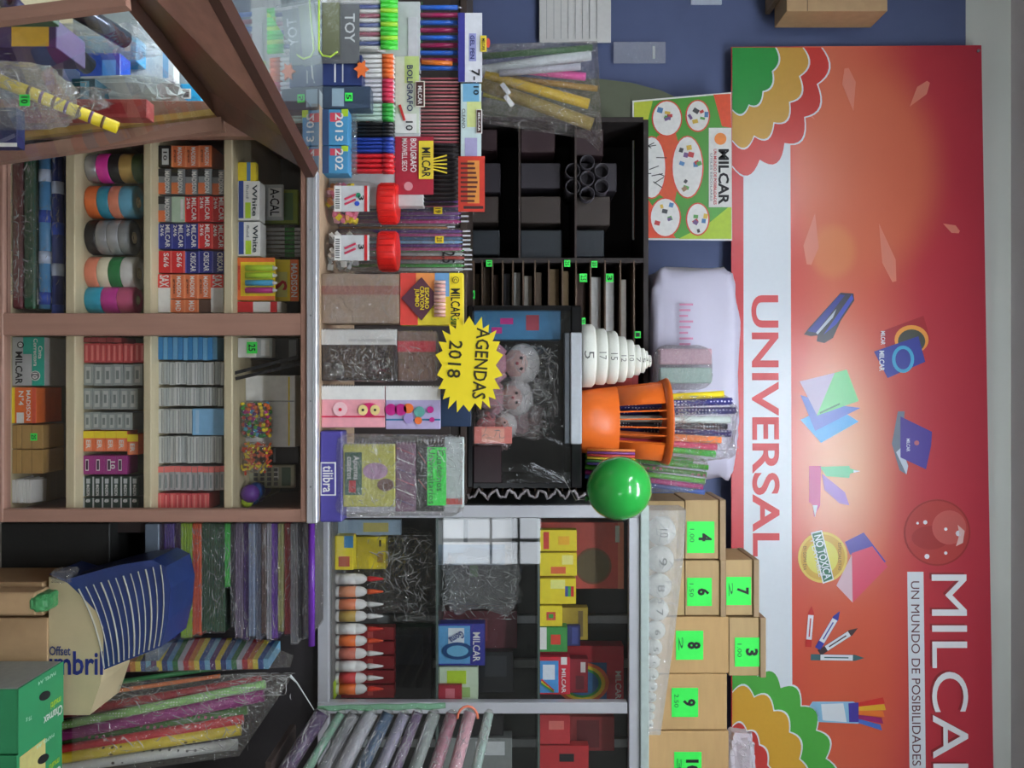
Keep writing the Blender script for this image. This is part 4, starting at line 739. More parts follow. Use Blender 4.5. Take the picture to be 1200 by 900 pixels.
for k, (px, py) in enumerate(((709, 258), (709, 277), (709, 296), (727, 268), (727, 287), (690, 268), (690, 287))):
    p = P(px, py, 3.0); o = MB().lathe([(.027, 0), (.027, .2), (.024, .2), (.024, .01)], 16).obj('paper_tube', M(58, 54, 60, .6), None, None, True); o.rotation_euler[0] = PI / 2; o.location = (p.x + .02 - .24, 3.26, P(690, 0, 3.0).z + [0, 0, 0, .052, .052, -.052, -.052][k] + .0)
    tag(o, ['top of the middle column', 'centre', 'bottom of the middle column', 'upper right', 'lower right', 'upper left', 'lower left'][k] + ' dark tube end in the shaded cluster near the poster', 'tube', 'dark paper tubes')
# black display case with wrapped toys
cz = P(682, 0, KY).z; cx0, cx1 = P(0, 358, KY).x, P(0, 572, KY).x; ch = cz - bz
cs = thing('display_case', 'black glazed display case with silver top edge holding wrapped toys', 'display case', ((cx0 + cx1) / 2, KY, bz + .0005)); w = cx1 - cx0
BK = M(18, 18, 20, .2, 0, .05)
MB().box(-w / 2, w / 2, 0, .36, 0, .02, .004).obj('base', BK, cs); MB().box(-w / 2, w / 2, .0, .36, ch - .035, ch - .001, .004).obj('top_panel', BK, cs)
MB().box(-w / 2, w / 2, .345, .36, .02, ch - .035).obj('back_panel', M(38, 34, 37, .6), cs)
for s in (-1, 1): MB().box(min(s * w / 2, s * (w / 2 - .015)), max(s * w / 2, s * (w / 2 - .015)), .0, .345, .02, ch - .035).obj('side_panel', BK, cs)
MB().box(w / 2 - .13, w / 2 - .015, .0, .012, .02, ch * .3, .002).obj('control_panel', M(40, 20, 25, .25), cs)
hx0, hx1 = P(0, 390, KY).x - cs.location.x, P(0, 520, KY).x - cs.location.x
MB().box(hx0, hx1, -.018, .01, ch - .037, ch - .002, .003).obj('silver_edge', M(205, 212, 218, .3, .3), cs)
MB().box(hx0, hx1, -.012, .01, ch - .056, ch - .038, .003).obj('grey_edge', M(90, 95, 100, .3), cs)
MB().box(-w / 2 + .015, w / 2 - .015, .004, .007, .02, ch - .035).obj('glass_pane', film('case glass', .03, .006, .04, bump=.15, sc=6), cs)
fz = bz + .021
def toy(a, b, pz, lab, body, face_, seed):
    X = P(0, (a + b) / 2, KY + .08).x; t = thing('soft_doll', lab, 'toy', (X, KY + .09, fz)); s = (b - a) * KY / 1000
    MB().ball((0, 0, s * .55), s * .42, s * .3, s * .5).obj('doll_body', body, t, None, True)
    hd = MB().ball((0, 0, s * 1.35), s * .5, s * .36, s * .46, 18, 12).obj('doll_head', face_, t, None, True)
    MB().ball((0, s * .04, s * 1.45), s * .62, s * .36, s * .52, 18, 12).obj('bonnet', M(225, 222, 222, .8, 0, .05, 20, .3), t, None, True)
    for q in (-1, 1): MB().tube([(q * s * .3, 0, s * .85), (q * s * .62, -.02, s * .55)], s * .13, 8, rs=[s * .15, s * .1]).obj('arm', body, t, None, True); MB().ball((q * s * .16, -s * .34, s * 1.4), s * .05, n=8, m=6).obj('eye', INK, t, None, True)
    MB().ball((0, -s * .36, s * 1.28), s * .05, n=8, m=6).obj('nose', M(200, 90, 100), t, None, True); return t
toy(406, 446, 0, 'white-bonneted pink doll in the case next to the blue panel', M(225, 165, 185, .7), M(230, 190, 185, .6), 1)
toy(448, 484, 0, 'pale pink doll in the middle of the black case', M(205, 150, 165, .7), M(230, 195, 190, .6), 2)
toy(486, 512, 0, 'small rose-coloured doll at the dark end of the case', M(210, 120, 125, .7), M(225, 180, 170, .6), 3)
t = bag('film_bag', 'crinkled clear bag wrapped round the dolls in the case', 'bag', (0, 655, 402, 518), KY + .02, .2, FILM, 77, base=fz, amp=.12); glint_ridges(t, -.15, .14, .01, .26, -.002, 210, 208, .05, .0012)
for k, (a, b, q0, m_, lb) in enumerate(((470, 516, 650, M(215, 185, 190, .7), 'crumpled pale pink tissue high in the case'), (440, 470, 656, M(200, 200, 198, .7), 'crumpled white tissue behind the middle doll'), (496, 530, 612, M(150, 120, 120, .7), 'crumpled dusky tissue at the dark end of case'))):
    o = crumple((b - a) * 2.8 / 1000, .09, (q0 - 570) * 2.8 / 1000, 300 + k, .3).obj('tissue', m_, None, (P(0, (a + b) / 2, 2.8).x, KY + .17, fz)); tag(o, lb, 'tissue')
t = boxy('picture_box', 'blue box with red figure standing at the case end', 'box', (0, 657, 362, 398), KY + .05, .1, M(50, 120, 165, .45), None, [(.2, .7, .6, .75, M(160, 50, 70, .5)), (.3, .5, .3, .45, MAG), (.6, .8, .2, .32, MAG)], [], fz)
boxy('pink_card', 'salmon pink card lying at the foot of the dolls', 'card', (0, 600, 500, 520), KY + .03, .01, M(230, 130, 120, .5), None, [(.1, .9, .2, .8, M(240, 170, 150, .5))], [], fz)
# stack of foam discs on the case
dd = [(681, 699, 380, 454, '5'), (699, 712.5, 385, 451, '17'), (713, 726, 388, 450, '15'), (727, 737, 394, 448, '12'), (737.5, 746.5, 398, 443, '10'), (747, 755, 404, 440, '7'), (755.3, 761, 408, 437, '5'), (761.3, 764.5, 411, 432, '3'), (764.8, 769, 416, 430, '2')]
FOAM = M(232, 234, 224, .85, 0, .04, 200, .15); DY = KY + .12; z = cz + .0003
for k, (p0, p1, a, b, s_) in enumerate(dd):
    R = (b - a) / 2 * DY / 1000; h = (p1 - p0) * .985 * (DY) / 1000; cxx = P(0, (a + b) / 2, DY).x
    t = thing('foam_disc', f'white foam disc, {ORD[k]} from left in the stack that tapers, pencilled number', 'disc', (cxx, DY, z), 'tapering stack of foam discs')
    rb = h * .18; MB().lathe([(R - rb, 0), (R, rb), (R, h - rb), (R - rb, h - .0004)], 36).obj('disc', FOAM, t, None, True)
    text(s_, t, -R * .08 - .004, R * .08 + .004, h * .2, h * .8, M(90, 90, 85), -R - .0008, 0, -.01); z += h + .0003
t = boxy('red_box', 'dark red box behind the foam discs and the orange basket', 'box', (681, 748, 425, 462), DY + .14, .1, M(150, 35, 35, .5), None, [(.1, .9, .1, .9, M(170, 45, 40, .5))], [], cz + .0004)
# orange basket with rolls
BY = KY + .13; bx = P(0, 496, BY); R0 = 36.5 * BY / 1000; R1 = 48 * BY / 1000; bh = P(781, 0, BY).z - cz; OR = M(225, 105, 30, .4, 0, .05)
t = thing('waste_basket', 'orange plastic basket holding rolls of patterned paper', 'basket', (P(0, 494, BY).x, BY, cz + .0005))
MB().lathe([(R0, 0), (R0, .005), (R0 + (R1 - R0) * .42, bh * .42), (R0 + (R1 - R0) * .42 - .004, bh * .42), (R0 - .004, .008)], 36).obj('lower_wall', OR, t, None, True)
n = 30
for k in range(n):
    a = 2 * PI * k / n; f = lambda r, z: (r * math.cos(a), r * math.sin(a), z)
    MB().bar(f(R0 + (R1 - R0) * .42 - .002, bh * .42), f(R1 * .985 - .003, bh * .93), .0042, .003, (math.cos(a), math.sin(a), 0)).obj('slat', OR, t)
for a, b in ((-PI * .5 - 1.25, -PI * .5 - .5), (-PI * .5 + .55, -PI * .5 + 1.3)):
    mb = MB(); m = 8; vs = []
    for j in range(m + 1):
        an = a + (b - a) * j / m
        for r, z in ((R0 + (R1 - R0) * .42, bh * .42), (R1 * .985, bh * .93), (R1 * .985 - .003, bh * .93), (R0 + (R1 - R0) * .42 - .003, bh * .42)): vs.append((r * math.cos(an), r * math.sin(an), z))
    mb.add(vs, [(j * 4 + i, j * 4 + (i + 1) % 4, (j + 1) * 4 + (i + 1) % 4, (j + 1) * 4 + i) for j in range(m) for i in range(4)]); mb.obj('solid_panel', OR, t, None, True)
MB().lathe([(R1 * .985 - .004, bh * .92), (R1, bh * .92), (R1 + .008, bh * .985), (R1 + .008, bh), (R1 - .002, bh), (R1 - .006, bh * .93)], 40).obj('rim', OR, t, None, True)
DOT = bpy.data.materials.new('dotted navy paper'); DOT.use_nodes = True
def dotmat(name, c1, c2, sc=90, th=.28):
    m = bpy.data.materials.new(name); m.use_nodes = True; nt = m.node_tree; b = nt.nodes['Principled BSDF']; b.inputs['Roughness'].default_value = .35
    tc = nt.nodes.new('ShaderNodeTexCoord'); v = nt.nodes.new('ShaderNodeTexVoronoi'); v.inputs['Scale'].default_value = sc; v.inputs['Randomness'].default_value = .15
    l = nt.nodes.new('ShaderNodeMath'); l.operation = 'LESS_THAN'; l.inputs[1].default_value = th; mx = nt.nodes.new('ShaderNodeMix'); mx.data_type = 'RGBA'
    nt.links.new(tc.outputs['Object'], v.inputs['Vector']); nt.links.new(v.outputs['Distance'], l.inputs[0]); nt.links.new(l.outputs[0], mx.inputs[0])
    mx.inputs[6].default_value = (*[lin(c) for c in c1], 1); mx.inputs[7].default_value = (*[lin(c) for c in c2], 1); nt.links.new(mx.outputs[2], b.inputs['Base Color']); return m
DN = dotmat('dotted navy', (50, 50, 120), (215, 215, 235)); DB = dotmat('dotted black', (30, 32, 45), (215, 220, 225), 110); DG = dotmat('dotted green', (150, 205, 120), (235, 245, 225), 120)
DR = dotmat('printed red', (205, 50, 55), (240, 190, 180), 40, .2); DYL = dotmat('printed yellow', (235, 210, 60), (120, 100, 60), 40, .2); DW = dotmat('printed white', (225, 228, 225), (90, 90, 90), 40, .18); DGR = dotmat('floral green', (80, 130, 60), (200, 90, 130), 50, .25)
rl = [(458, 462, 848, YELLOW, 'plain yellow paper roll'), (468, 470, 858, DN, 'navy paper roll with pale dots'), (478, 481, 862, DN, 'second navy dotted paper roll'), (488, 492, 856, M(190, 200, 195, .3), 'silver-white paper roll'), (497, 500, 852, DB, 'black paper roll with white dots'), (505, 508, 856, DN, 'navy dotted roll near the pink roll'), (514, 516, 845, M(235, 130, 70, .4), 'orange paper roll'), (521, 524, 840, M(225, 80, 120, .4), 'pink paper roll'), (527, 532, 838, M(80, 200, 80, .4), 'bright green paper roll')]
for k, (a, b, pt, m_, lb) in enumerate(rl):
    Yk = BY + [-.03, -.05, .02, -.06, -.04, .03, -.05, -.03, .02][k]; x0_ = t.location.x + (P(0, a, Yk).x - t.location.x) * .62
    roll('paper_roll', lb + ' standing in the orange basket', 'paper roll', (x0_, Yk * .3 + BY * .7, cz + .012), P(pt, b, Yk), .0115, m_, 'paper rolls in the orange basket')
t = bag('film_bag', 'crinkled clear bag round the rolls above the basket rim', 'bag', (783, 868, 458, 545), BY - .06, .13, FILM, 55, amp=.1); glint_ridges(t, -.1, .1, .01, .22, -.002, 110, 209, .05, .0011, 1.3)
# second bunch of rolls below the basket
sm = [M(210, 120, 50), M(120, 60, 130), M(190, 60, 60), M(220, 190, 60), M(60, 120, 60), M(70, 60, 120)]
for k, (a, b, p1, m_) in enumerate(((535, 540, 812, GREEN), (541, 548, 830, M(70, 150, 50, .35)), (548, 556, 828, DGR), (555, 564, 826, M(90, 170, 60, .35)), (561, 571, 824, M(170, 60, 120, .35)), (566, 577, 826, M(70, 90, 150, .35)))):
    roll('paper_roll', f'{["green", "grass green", "floral green", "lime green", "magenta", "blue"][k]} slim paper roll in the fanned bunch behind the balloon', 'paper roll', P(686, a - 8, BY + .05 + .012 * k) , P(p1, b, BY + .02), .0085, m_, 'fanned paper rolls beside the basket')
t = bag('film_bag', 'clear bag round the fanned paper rolls behind the balloon', 'bag', (700, 832, 530, 580), BY - .02, .1, FILM, 57, amp=.1); glint_ridges(t, -.05, .06, .18, .34, -.002, 50, 210, .03, .0009)
for k in range(6): roll('pencil', f'{["orange", "purple", "red", "yellow", "dark green", "indigo"][k]} slim stick in the bundle beside the basket foot', 'stick', P(688, 527 + k * 3.2, BY - .09), P(744, 528 + k * 3.6, BY - .09), .004, sm[k], 'sticks beside the basket foot', 8, False)
# balloon
p = P(726, 572, 2.3); t = thing('balloon', 'round bright green balloon in front of the aluminium cabinet corner', 'balloon', p)
R = 37.5 * 2.3 / 1000; bm = MB().lathe([(R * math.sin(PI * k / 20) if 0 < k < 20 else .001, -R * math.cos(PI * k / 20) * (1.0 if k > 10 else 1.0 + .05 * (1 - k / 10))) for k in range(21)], 36)
o = bm.obj('balloon_skin', M(40, 165, 65, .2, 0, .03, 5, 0, 0, None, .4), t, None, True); o.rotation_euler = (0.3, -.5, 0)
kn = MB().lathe([(.004, 0), (.002, .006), (.006, -.006), (.009, -.012)], 12).obj('knot', M(30, 120, 50, .4), t, Vector((.03, .01, -R * .93)) , True)
MB().tube([(.03, .01, -R * .95), (.035, .02, -R - .03), (.0, .3, -R - .05)], .0008, 5).obj('string', WHITE, t)
# garland strand
pts = [P(548 + k * 2.6, 579 + 4.5 * math.sin(k * .9) + 2 * math.sin(k * 2.3), 2.6) for k in range(54)]
o = MB().tube([p - pts[0] for p in pts], .0045, 6).obj('garland', M(150, 145, 148, .5, .2, .2), None, pts[0], True); tag(o, 'curly grey garland hanging beside the aluminium cabinet post', 'garland')
# ================= aluminium glass cabinet on the right
AY = 2.7
ac = thing('aluminium_cabinet', 'aluminium and glass cabinet with sliding panes full of school goods', 'cabinet', (0, AY, 0))
def ab(n, m, px0, px1, py0, py1, y0=0, y1=.03, c=.002):
    a = P(px0, py0, AY); b = P(px1, py1, AY); return MB().box(a.x, b.x, y0, y1, a.z, b.z, c).obj(n, m, ac)
AL = M(200, 202, 208, .35, .3, .04, 30)
ab('left_post', AL, 372, 760, 592, 607); ab('top_rail', AL, 737, 750, 607, 1010); ab('top_edge', M(190, 205, 200, .4, .2), 750, 760, 592, 1010, -.01, .03)
ab('mullion', AL, 372, 735, 823, 836, -.004); ab('bottom_rail', AL, 372, 385, 607, 1010); ab('right_post', AL, 385, 735, 996, 1010)
a = P(735, 607, AY); b = P(385, 1010, AY); X0, X1 = P(0, 592, AY).x, P(0, 1010, AY).x; zT = P(760, 0, AY).z; zB = P(372, 0, AY).z; zI = P(387, 0, AY).z
CDp = .36
MB().box(X0, X1, .03, CDp, zT - .012, zT).obj('top_board', AL, ac); MB().box(X0, X1, .03, CDp, zB, zI).obj('floor_board', M(120, 120, 118, .5), ac)
MB().box(X0, X1, CDp - .006, CDp, zI, zT - .012).obj('back_panel', M(58, 62, 60, .5), ac)
MB().box(X0, X0 + .006, .03, CDp - .006, zI, zT - .012).obj('side_pane', M(80, 86, 84, .3), ac)
for py in (725, 777, 870): a_ = P(450, py, AY + .33); MB().box(a_.x - .012, a_.x + .018, CDp - .03, CDp - .008, zI, zT - .02, .002).obj('rear_post', M(165, 170, 170, .4, .3), ac)
MB().box(X0, X1, .03, CDp, 0, zB - .001).obj('plinth', M(45, 42, 44, .6), ac)
ZS = [zI]
for p in (513, 633): z = P(p, 0, AY + .02).z; ZS.append(z + .0002); MB().box(X0 + .008, X1 - .01, .034, CDp - .01, z - .008, z, .0008).obj('glass_shelf', M(85, 100, 95, .15, 0, .03), ac)
for i, (pa, pb, yy) in enumerate(((608, 824, .012), (834, 998, .018))):
    A = P(385, pa, AY); B = P(735, pb, AY); MB().box(A.x, B.x, yy, yy + .004, A.z, B.z, 0).obj('sliding_pane', film('pane %d' % i, .028, .004, .02, bump=0), ac)
GY = AY + .07
def cab(name, lb, cat, a, b, pxt, d, mat, sh_, pr=(), tx=(), Y=None, group=None, pz=None): return boxy(name, lb, cat, (0, pxt, a, b), Y or GY, d, mat, group, pr, tx, ZS[sh_] if pz is None else pz)
YB1 = M(235, 215, 40, .45)
t = cab('crayon_box', 'yellow box with blue corner on the bottom shelf by the post', 'box', 628, 668, 414, .05, YB1, 0, [(0, .35, .5, 1, M(70, 140, 190, .5)), (.6, .9, .2, .8, M(190, 90, 60, .5))])
cab('crayon_box', 'yellow box with dark print behind the blue-cornered one', 'box', 629, 667, 452, .05, YB1, 0, [(.1, .3, .86, .9, INK), (.5, .8, .82, .94, M(190, 150, 40, .5))], Y=GY + .07)
cab('picture_card', 'pale blue glossy card above the yellow boxes by the post', 'card', 609, 627, 470, .02, M(160, 185, 205, .4), 0, [(.2, .8, .4, .8, M(200, 190, 110, .5))], Y=GY + .05)
for k, (py, m_, cm_) in enumerate(((680, WHITE, RED), (695, M(225, 150, 110, .5), M(230, 90, 40, .4)), (710, M(225, 130, 90, .5), WHITE), (724, M(190, 160, 80, .5), WHITE), (739, WHITE, M(210, 50, 40, .4)), (753, ORANGE, M(230, 80, 40, .4)), (768, M(210, 120, 100, .5), WHITE), (783, WHITE, WHITE), (797, M(200, 60, 60, .5), WHITE), (810, ORANGE, M(225, 60, 40, .4)))):
    cn_ = ['white', 'tan', 'salmon', 'mustard', 'plain white', 'orange', 'brick', 'blank white', 'red', 'deep orange'][k]; cc_ = 'white' if cm_ == WHITE else 'red'
    t = thing('glue_bottle', f'{cn_}-labelled glue bottle with {cc_} cap, {ORD[k]} in the row down the bottom shelf', 'bottle', (P(0, py, GY).x, GY + .02, ZS[0]), 'glue bottles on the bottom shelf'); r = .0175
    MB().lathe([(r * .9, 0), (r, .004), (r, .075), (r * .8, .09), (r * .35, .1), (r * .35, .105)], 16).obj('bottle_body', WHITE, t, None, True); MB().lathe([(r * 1.02, .012), (r * 1.02, .066)], 16).obj('label_band', m_, t, None, True)
    MB().lathe([(r * .5, .103), (r * .5, .115), (r * .2, .15), (r * .08, .155)], 12).obj('cap', cm_, t, None, True)
for k in range(5): cab('glue_pack', f'dark red pack behind the glue bottles, {ORD[k]} down from the clear bag', 'pack', 735 + 17 * k, 750 + 17 * k, 462, .04, M(150, 35, 40, .5), 0, [(.2, .8, .5, .6, M(190, 80, 70, .5))], Y=GY + .1)
cab('black_bag', 'black box deep on the bottom shelf behind the red packs', 'box', 735, 822, 506, .05, M(35, 36, 40, .5), 0, [(.1, .5, .3, .9, M(50, 54, 60, .5))], Y=GY + .2)
cab('green_pad', 'lime green pad lying under the last glue bottles', 'pad', 800, 822, 391, .06, LIME, 0, [(.2, .8, .2, .8, M(150, 170, 60, .5))], Y=GY - .025)
t = bag('film_bag', 'large crumpled clear bag on the bottom shelf by the post', 'bag', (0, 508, 620, 732), GY + .05, .2, FILM, 61, base=ZS[0], amp=.22); glint_ridges(t, -.14, .14, .1, .33, -.02, 190, 211, .06, .0013)
t = cab('milcar_box', 'blue and white MILCAR box standing on the middle shelf', 'box', 731, 780, 568, .05, M(50, 55, 150, .45), 1, [(.05, .95, .0, .68, M(95, 165, 215, .5)), (.1, .75, .2, .55, M(225, 235, 240, .5))], [('MILCAR', .2, .9, .74, .9, WHITE)])
w_ = (780 - 731) * GY / 1000; o = disc(t, w_ * .14, .06, .028, M(25, 75, 130, .5), -.004, .05); disc(t, w_ * .14, .06, .018, M(110, 180, 215, .5), -.005, .035)
text('Goma', t, -.05, -.0, .045, .07, M(30, 60, 140), -.005, 60)
cab('pale_box', 'pale green and white box next to the MILCAR box', 'box', 782, 821, 560, .05, M(200, 220, 190, .5), 1, [(.1, .5, .2, .7, LIME), (.6, .9, .3, .8, M(150, 190, 110, .5))])
cab('maroon_box', 'small maroon box in front of the pale green box', 'box', 803, 822, 541, .02, M(160, 30, 50, .5), 1, [(.2, .8, .3, .7, M(200, 110, 120, .5))], Y=GY - .024)
cab('black_box', 'black box standing behind the MILCAR box', 'box', 764, 812, 602, .08, M(38, 40, 44, .45), 1, [(.1, .6, .6, .9, M(60, 64, 68, .4))], Y=GY + .11)
cab('maroon_bag', 'maroon wrapped pack high on the middle shelf', 'pack', 716, 760, 606, .08, M(110, 50, 60, .5), 1, [(.2, .8, .4, .6, M(140, 70, 80, .5))], Y=GY + .15)
t = bag('film_bag', 'grey crumpled film bag on the middle shelf beside the MILCAR box', 'bag', (0, 618, 650, 728), GY, .2, FILMH, 63, base=ZS[1], amp=.25); glint_ridges(t, -.1, .1, .01, .25, -.005, 150, 212, .05, .0012)
cab('white_box', 'large white glossy box on the middle shelf next to the post', 'box', 609, 662, 600, .1, M(215, 215, 215, .4), 1, [(.55, 1, .0, .9, M(170, 190, 210, .4)), (0, .5, .3, .36, GREY)], Y=GY + .15)
cab('dark_pouch', 'black pouch lying between the white box and grey bag', 'pouch', 652, 700, 570, .08, M(40, 36, 34, .5), 1, [(.1, .5, .6, .8, M(90, 130, 70, .5))], Y=GY + .22)
cab('red_card_box', 'red box with a round brown window on the top shelf corner', 'box', 612, 690, 731, .08, M(220, 95, 80, .5), 2, [(.0, 1, .93, 1, M(235, 140, 110, .5)), (.05, .3, .9, .95, WHITE)], Y=GY + .12)
tt = [o for o in COL.objects if o.name.startswith('red_card_box')][-1]; disc(tt, .035, .185, .062, M(140, 95, 60, .4), -.002); disc(tt, .035, .185, .055, M(120, 105, 70, .5), -.003)
zt1 = P(676, 0, GY).z
YC = lambda nm, lb, a, b, p0, p1, pr, pz, d=.04, Y=None, m_=YB1: boxy('crayon_box', lb, 'box', (p0, p1, a, b), Y or GY, d, m_, 'yellow crayon boxes', pr, [], pz)
YC('', 'yellow crayon box with red stripe nearest the cabinet post', 621, 646, 634, 676, [(.1, .9, .1, .25, M(210, 60, 50, .5)), (.3, .7, .5, .8, M(240, 180, 40, .5))], ZS[2])
YC('', 'yellow crayon box with colour bars, second from the cabinet post', 648, 675, 634, 676, [(.6, .9, .3, .7, M(220, 100, 50, .5)), (.1, .5, .6, .9, M(240, 235, 140, .5))], ZS[2])
YC('', 'bright yellow crayon box with rainbow square in the middle of the pile', 678, 708, 634, 675, [(.05, .4, .3, .7, M(240, 240, 140, .5)), (.3, .7, .7, .78, M(60, 80, 160, .5)), (.3, .7, .78, .86, GREEN), (.3, .7, .86, .94, RED)], ZS[2])
YC('', 'yellow crayon box with round rainbow print above the green box', 710, 734, 634, 659, [(.3, .7, .3, .7, M(200, 70, 60, .5)), (.4, .6, .4, .6, GREEN)], ZS[2])
cab('crayon_box', 'dull yellow box behind the rainbow print boxes', 'box', 712, 750, 689, .04, M(190, 165, 50, .5), 2, [(.1, .9, .8, .9, M(130, 110, 60, .5))], Y=GY + .09)
cab('paint_box', 'green box with red picture and white edge on the top shelf', 'box', 735, 764, 665, .05, M(60, 150, 70, .5), 2, [(0, .9, .0, .25, WHITE), (.3, .7, .4, .75, M(220, 70, 50, .5))])
cab('pencil_box', 'navy blue box beyond the green picture box', 'box', 733, 757, 680, .03, M(45, 50, 110, .5), 2, [(.1, .9, .8, .95, M(70, 80, 150, .5))], Y=GY + .07)
t = cab('pencil_box', 'red box with blue picture and rainbow at the foot of shelf', 'box', 770, 814, 668, .04, M(205, 35, 55, .5), 2, [(.1, .95, .0, .62, M(70, 150, 215, .5)), (.2, .6, .1, .5, M(225, 235, 245, .5)), (.0, .2, .7, .9, WHITE)], [('MILCAR', .3, .95, .72, .86, WHITE)])
for k, m_ in enumerate((RED, YELLOW, GREEN)): MB().bar((.01 + k * .006, -.006, .005), (.045 + k * .003, -.006, .045), .005, .001, (0, 1, 0)).obj('rainbow_bar', m_, t)
cab('pencil_box', 'dark red box standing behind the rainbow box', 'box', 772, 812, 689, .04, M(150, 30, 45, .5), 2, [(.1, .4, .85, .95, WHITE), (.5, .9, .75, .92, M(110, 40, 50, .5))], Y=GY + .07)
t = cab('felt_pen_box', 'tall red box with a large rainbow arch and blue whale shape', 'box', 757, 822, 731, .06, M(190, 35, 50, .5), 2, [(.3, .98, .38, .8, M(60, 110, 160, .5)), (.3, .98, .0, .38, M(80, 60, 70, .5))], [('MILCAR', .45, .95, .9, .97, WHITE)], Y=GY + .14)
for k, (r_, m_) in enumerate(((.07, ORANGE), (.06, YELLOW), (.05, GREEN), (.042, M(60, 130, 190, .5)))): disc(t, .03, .15, r_, m_, -.003 - k * .001, r_ * 1.3)
for k, (a, b, p1, lb, m_, pr) in enumerate(((838, 872, 668, 'red patterned box below the mullion near the shelf', M(190, 50, 55, .5), [(.2, .5, .3, .8, M(225, 120, 110, .5))]), (874, 905, 690, 'red box with dark square at the photo bottom edge', M(180, 40, 45, .5), [(.3, .6, .4, .7, INK)]), (840, 880, 720, 'tall dull red pack behind the patterned box', M(160, 55, 55, .5), [(.1, .9, .5, .8, M(120, 40, 45, .5))]))):
    cab('felt_pen_box', lb, 'box', a, b, p1, .04, m_, 2, pr, Y=GY + (.08 if k == 2 else 0))
cab('black_box', 'black box with a gold ring below the mullion', 'box', 838, 862, 590, .05, BLACK, 1, [(.3, .7, .7, .8, GOLD)]); cab('grey_box', 'grey glossy box at the photo bottom on middle shelf', 'box', 865, 905, 600, .06, M(130, 135, 132, .4), 1, [(.1, .5, .5, .9, LGREY)])
# ================= on top of the cabinet
TB = P(760, 0, AY).z + .0006; BXY = AY + .14
t = thing('foam_ball_sleeve', 'long clear sleeve of white foam balls numbered from 10 down', 'pack of balls', (P(0, 595, AY + .03).x, AY + .05, TB))
Yb = AY + .05
for k, (py, rp, s_) in enumerate(((622, 17, '10'), (655, 16, '9'), (686, 14.5, '8'), (714, 12.8, '7'), (738, 11, '6'), (758, 9.2, '5'), (775, 7.8, '4½'), (790, 7, '4'), (804, 6.4, '3'), (817, 5.8, '3'), (829, 5.2, '2'), (839, 4.6, '2'), (848, 4, '1'))):
    r = rp * Yb / 1000; x = P(0, py, Yb).x - t.location.x
    o = MB().ball((x, 0, r + .001), r, n=20, m=12).obj('foam_ball', M(225, 225, 218, .8, 0, .04, 100, .1), t, None, True)
    text(s_, o, x - r * .28, x + r * .28, r * .75, r * 1.35, M(80, 85, 80), -r - .0012, 0, -.005)
prof = [(595, 44), (640, 42), (700, 36), (760, 29), (820, 21), (858, 16)]
vs = []
for py, hp in prof:
    x = P(0, py, Yb).x - t.location.x; h = hp * Yb / 1000; dd_ = h * .5
    vs += [(x, -dd_, .0), (x, -dd_, h * .96), (x, 0, h), (x, dd_, h * .96), (x, dd_, 0)]
MB().add(vs, [(k * 5 + i, k * 5 + (i + 1) % 5, (k + 1) * 5 + (i + 1) % 5, (k + 1) * 5 + i) for k in range(len(prof) - 1) for i in range(5)] + [(0, 1, 2, 3, 4), (29, 28, 27, 26, 25)]).obj('clear_sleeve', film('sleeve film', .1, .28, .15, sc=30), t); glint_ridges(t, .02, .3, .02, .09, -.06, 60, 215, .05, .0009, .5)
KB = [M(186, 158, 112, .75, 0, .08, 8, .1, 0, (1, 1, 6)), M(196, 160, 108, .75, 0, .08, 8, .1, 0, (1, 1, 6))]
def kbox(a, b, p0, p1, lb, tagr, num, sub, base=None, lid=0, m_=0, d=.2, Y=BXY):
    X, z0, w, h = rect((p0, p1, a, b), Y, base); t = thing('cardboard_box', lb, 'box', (X, Y, z0), 'numbered cardboard boxes on the cabinet')
    hl = h * lid
    MB().box(-w / 2, w / 2, 0, d, 0, h - hl, .002).obj('body', KB[m_], t)
    if lid: MB().box(-w / 2 - .002, w / 2 + .004, -.008, d + .002, h - hl + .001, h, .002).obj('lid', M(165, 140, 108, .75, 0, .08, 20, .1), t)
    MB().box(-w / 2, w / 2, -.0006, 0, h * .0, h * .012).obj('edge_seam', M(110, 88, 60, .8), t)
    if tagr:  # the neon tag
        a_, b_, q0, q1 = tagr; x0 = P(0, a_, Y).x - X; x1 = P(0, b_, Y).x - X; y0 = P(q0, 0, Y).z - z0; y1 = P(q1, 0, Y).z - z0
        g = MB().box(x0, x1, -.0018, -.0008, y0, y1).obj('number_tag', TAG, t)
        cx = (x0 + x1) / 2; hh_ = y1 - y0; ww = (x1 - x0) * .2 * len(num)
        text(num, g, cx - ww / 1.6, cx + ww / 1.6, y0 + hh_ * .42, y0 + hh_ * .9, INK, -.0028, bold=.04)
        text(sub, g, cx - .028, cx + .016, y0 + hh_ * .1, y0 + hh_ * .26, M(30, 110, 60), -.0028, bold=-.005)
    return z0 + h + .0006
kbox(587, 655, 752, 802, 'plain kraft box at the cabinet corner behind the sleeve of foam balls', None, '', '', TB)
kbox(657, 721, 752, 802, 'second plain kraft box hidden behind the sleeve of foam balls', None, '', '', TB)
zz = P(802.5, 0, BXY).z + .0008
z4 = kbox(586, 655, 803, 850, 'kraft box with neon green tag 4 at the cabinet corner nearest the balloon', (611, 648, 805, 837), '4', '1.00', zz, .16)
z6 = kbox(657, 721, 803, 850, 'kraft box with neon green tag 6 squeezed between box 4 and box 8', (677, 710, 805, 834), '6', '1.50', zz, .14)
kbox(656, 721, 850, 889, 'small kraft box with neon green tag 7 overlapping the white banner stripe', (676, 709, 851, 880), '7', '2', z6, .18)
z8 = kbox(723, 789, 752, 854, 'orange-brown box with neon green tag 8 beneath the small box 3', (739, 773, 792, 824), '8', '2', TB, 0, 1)
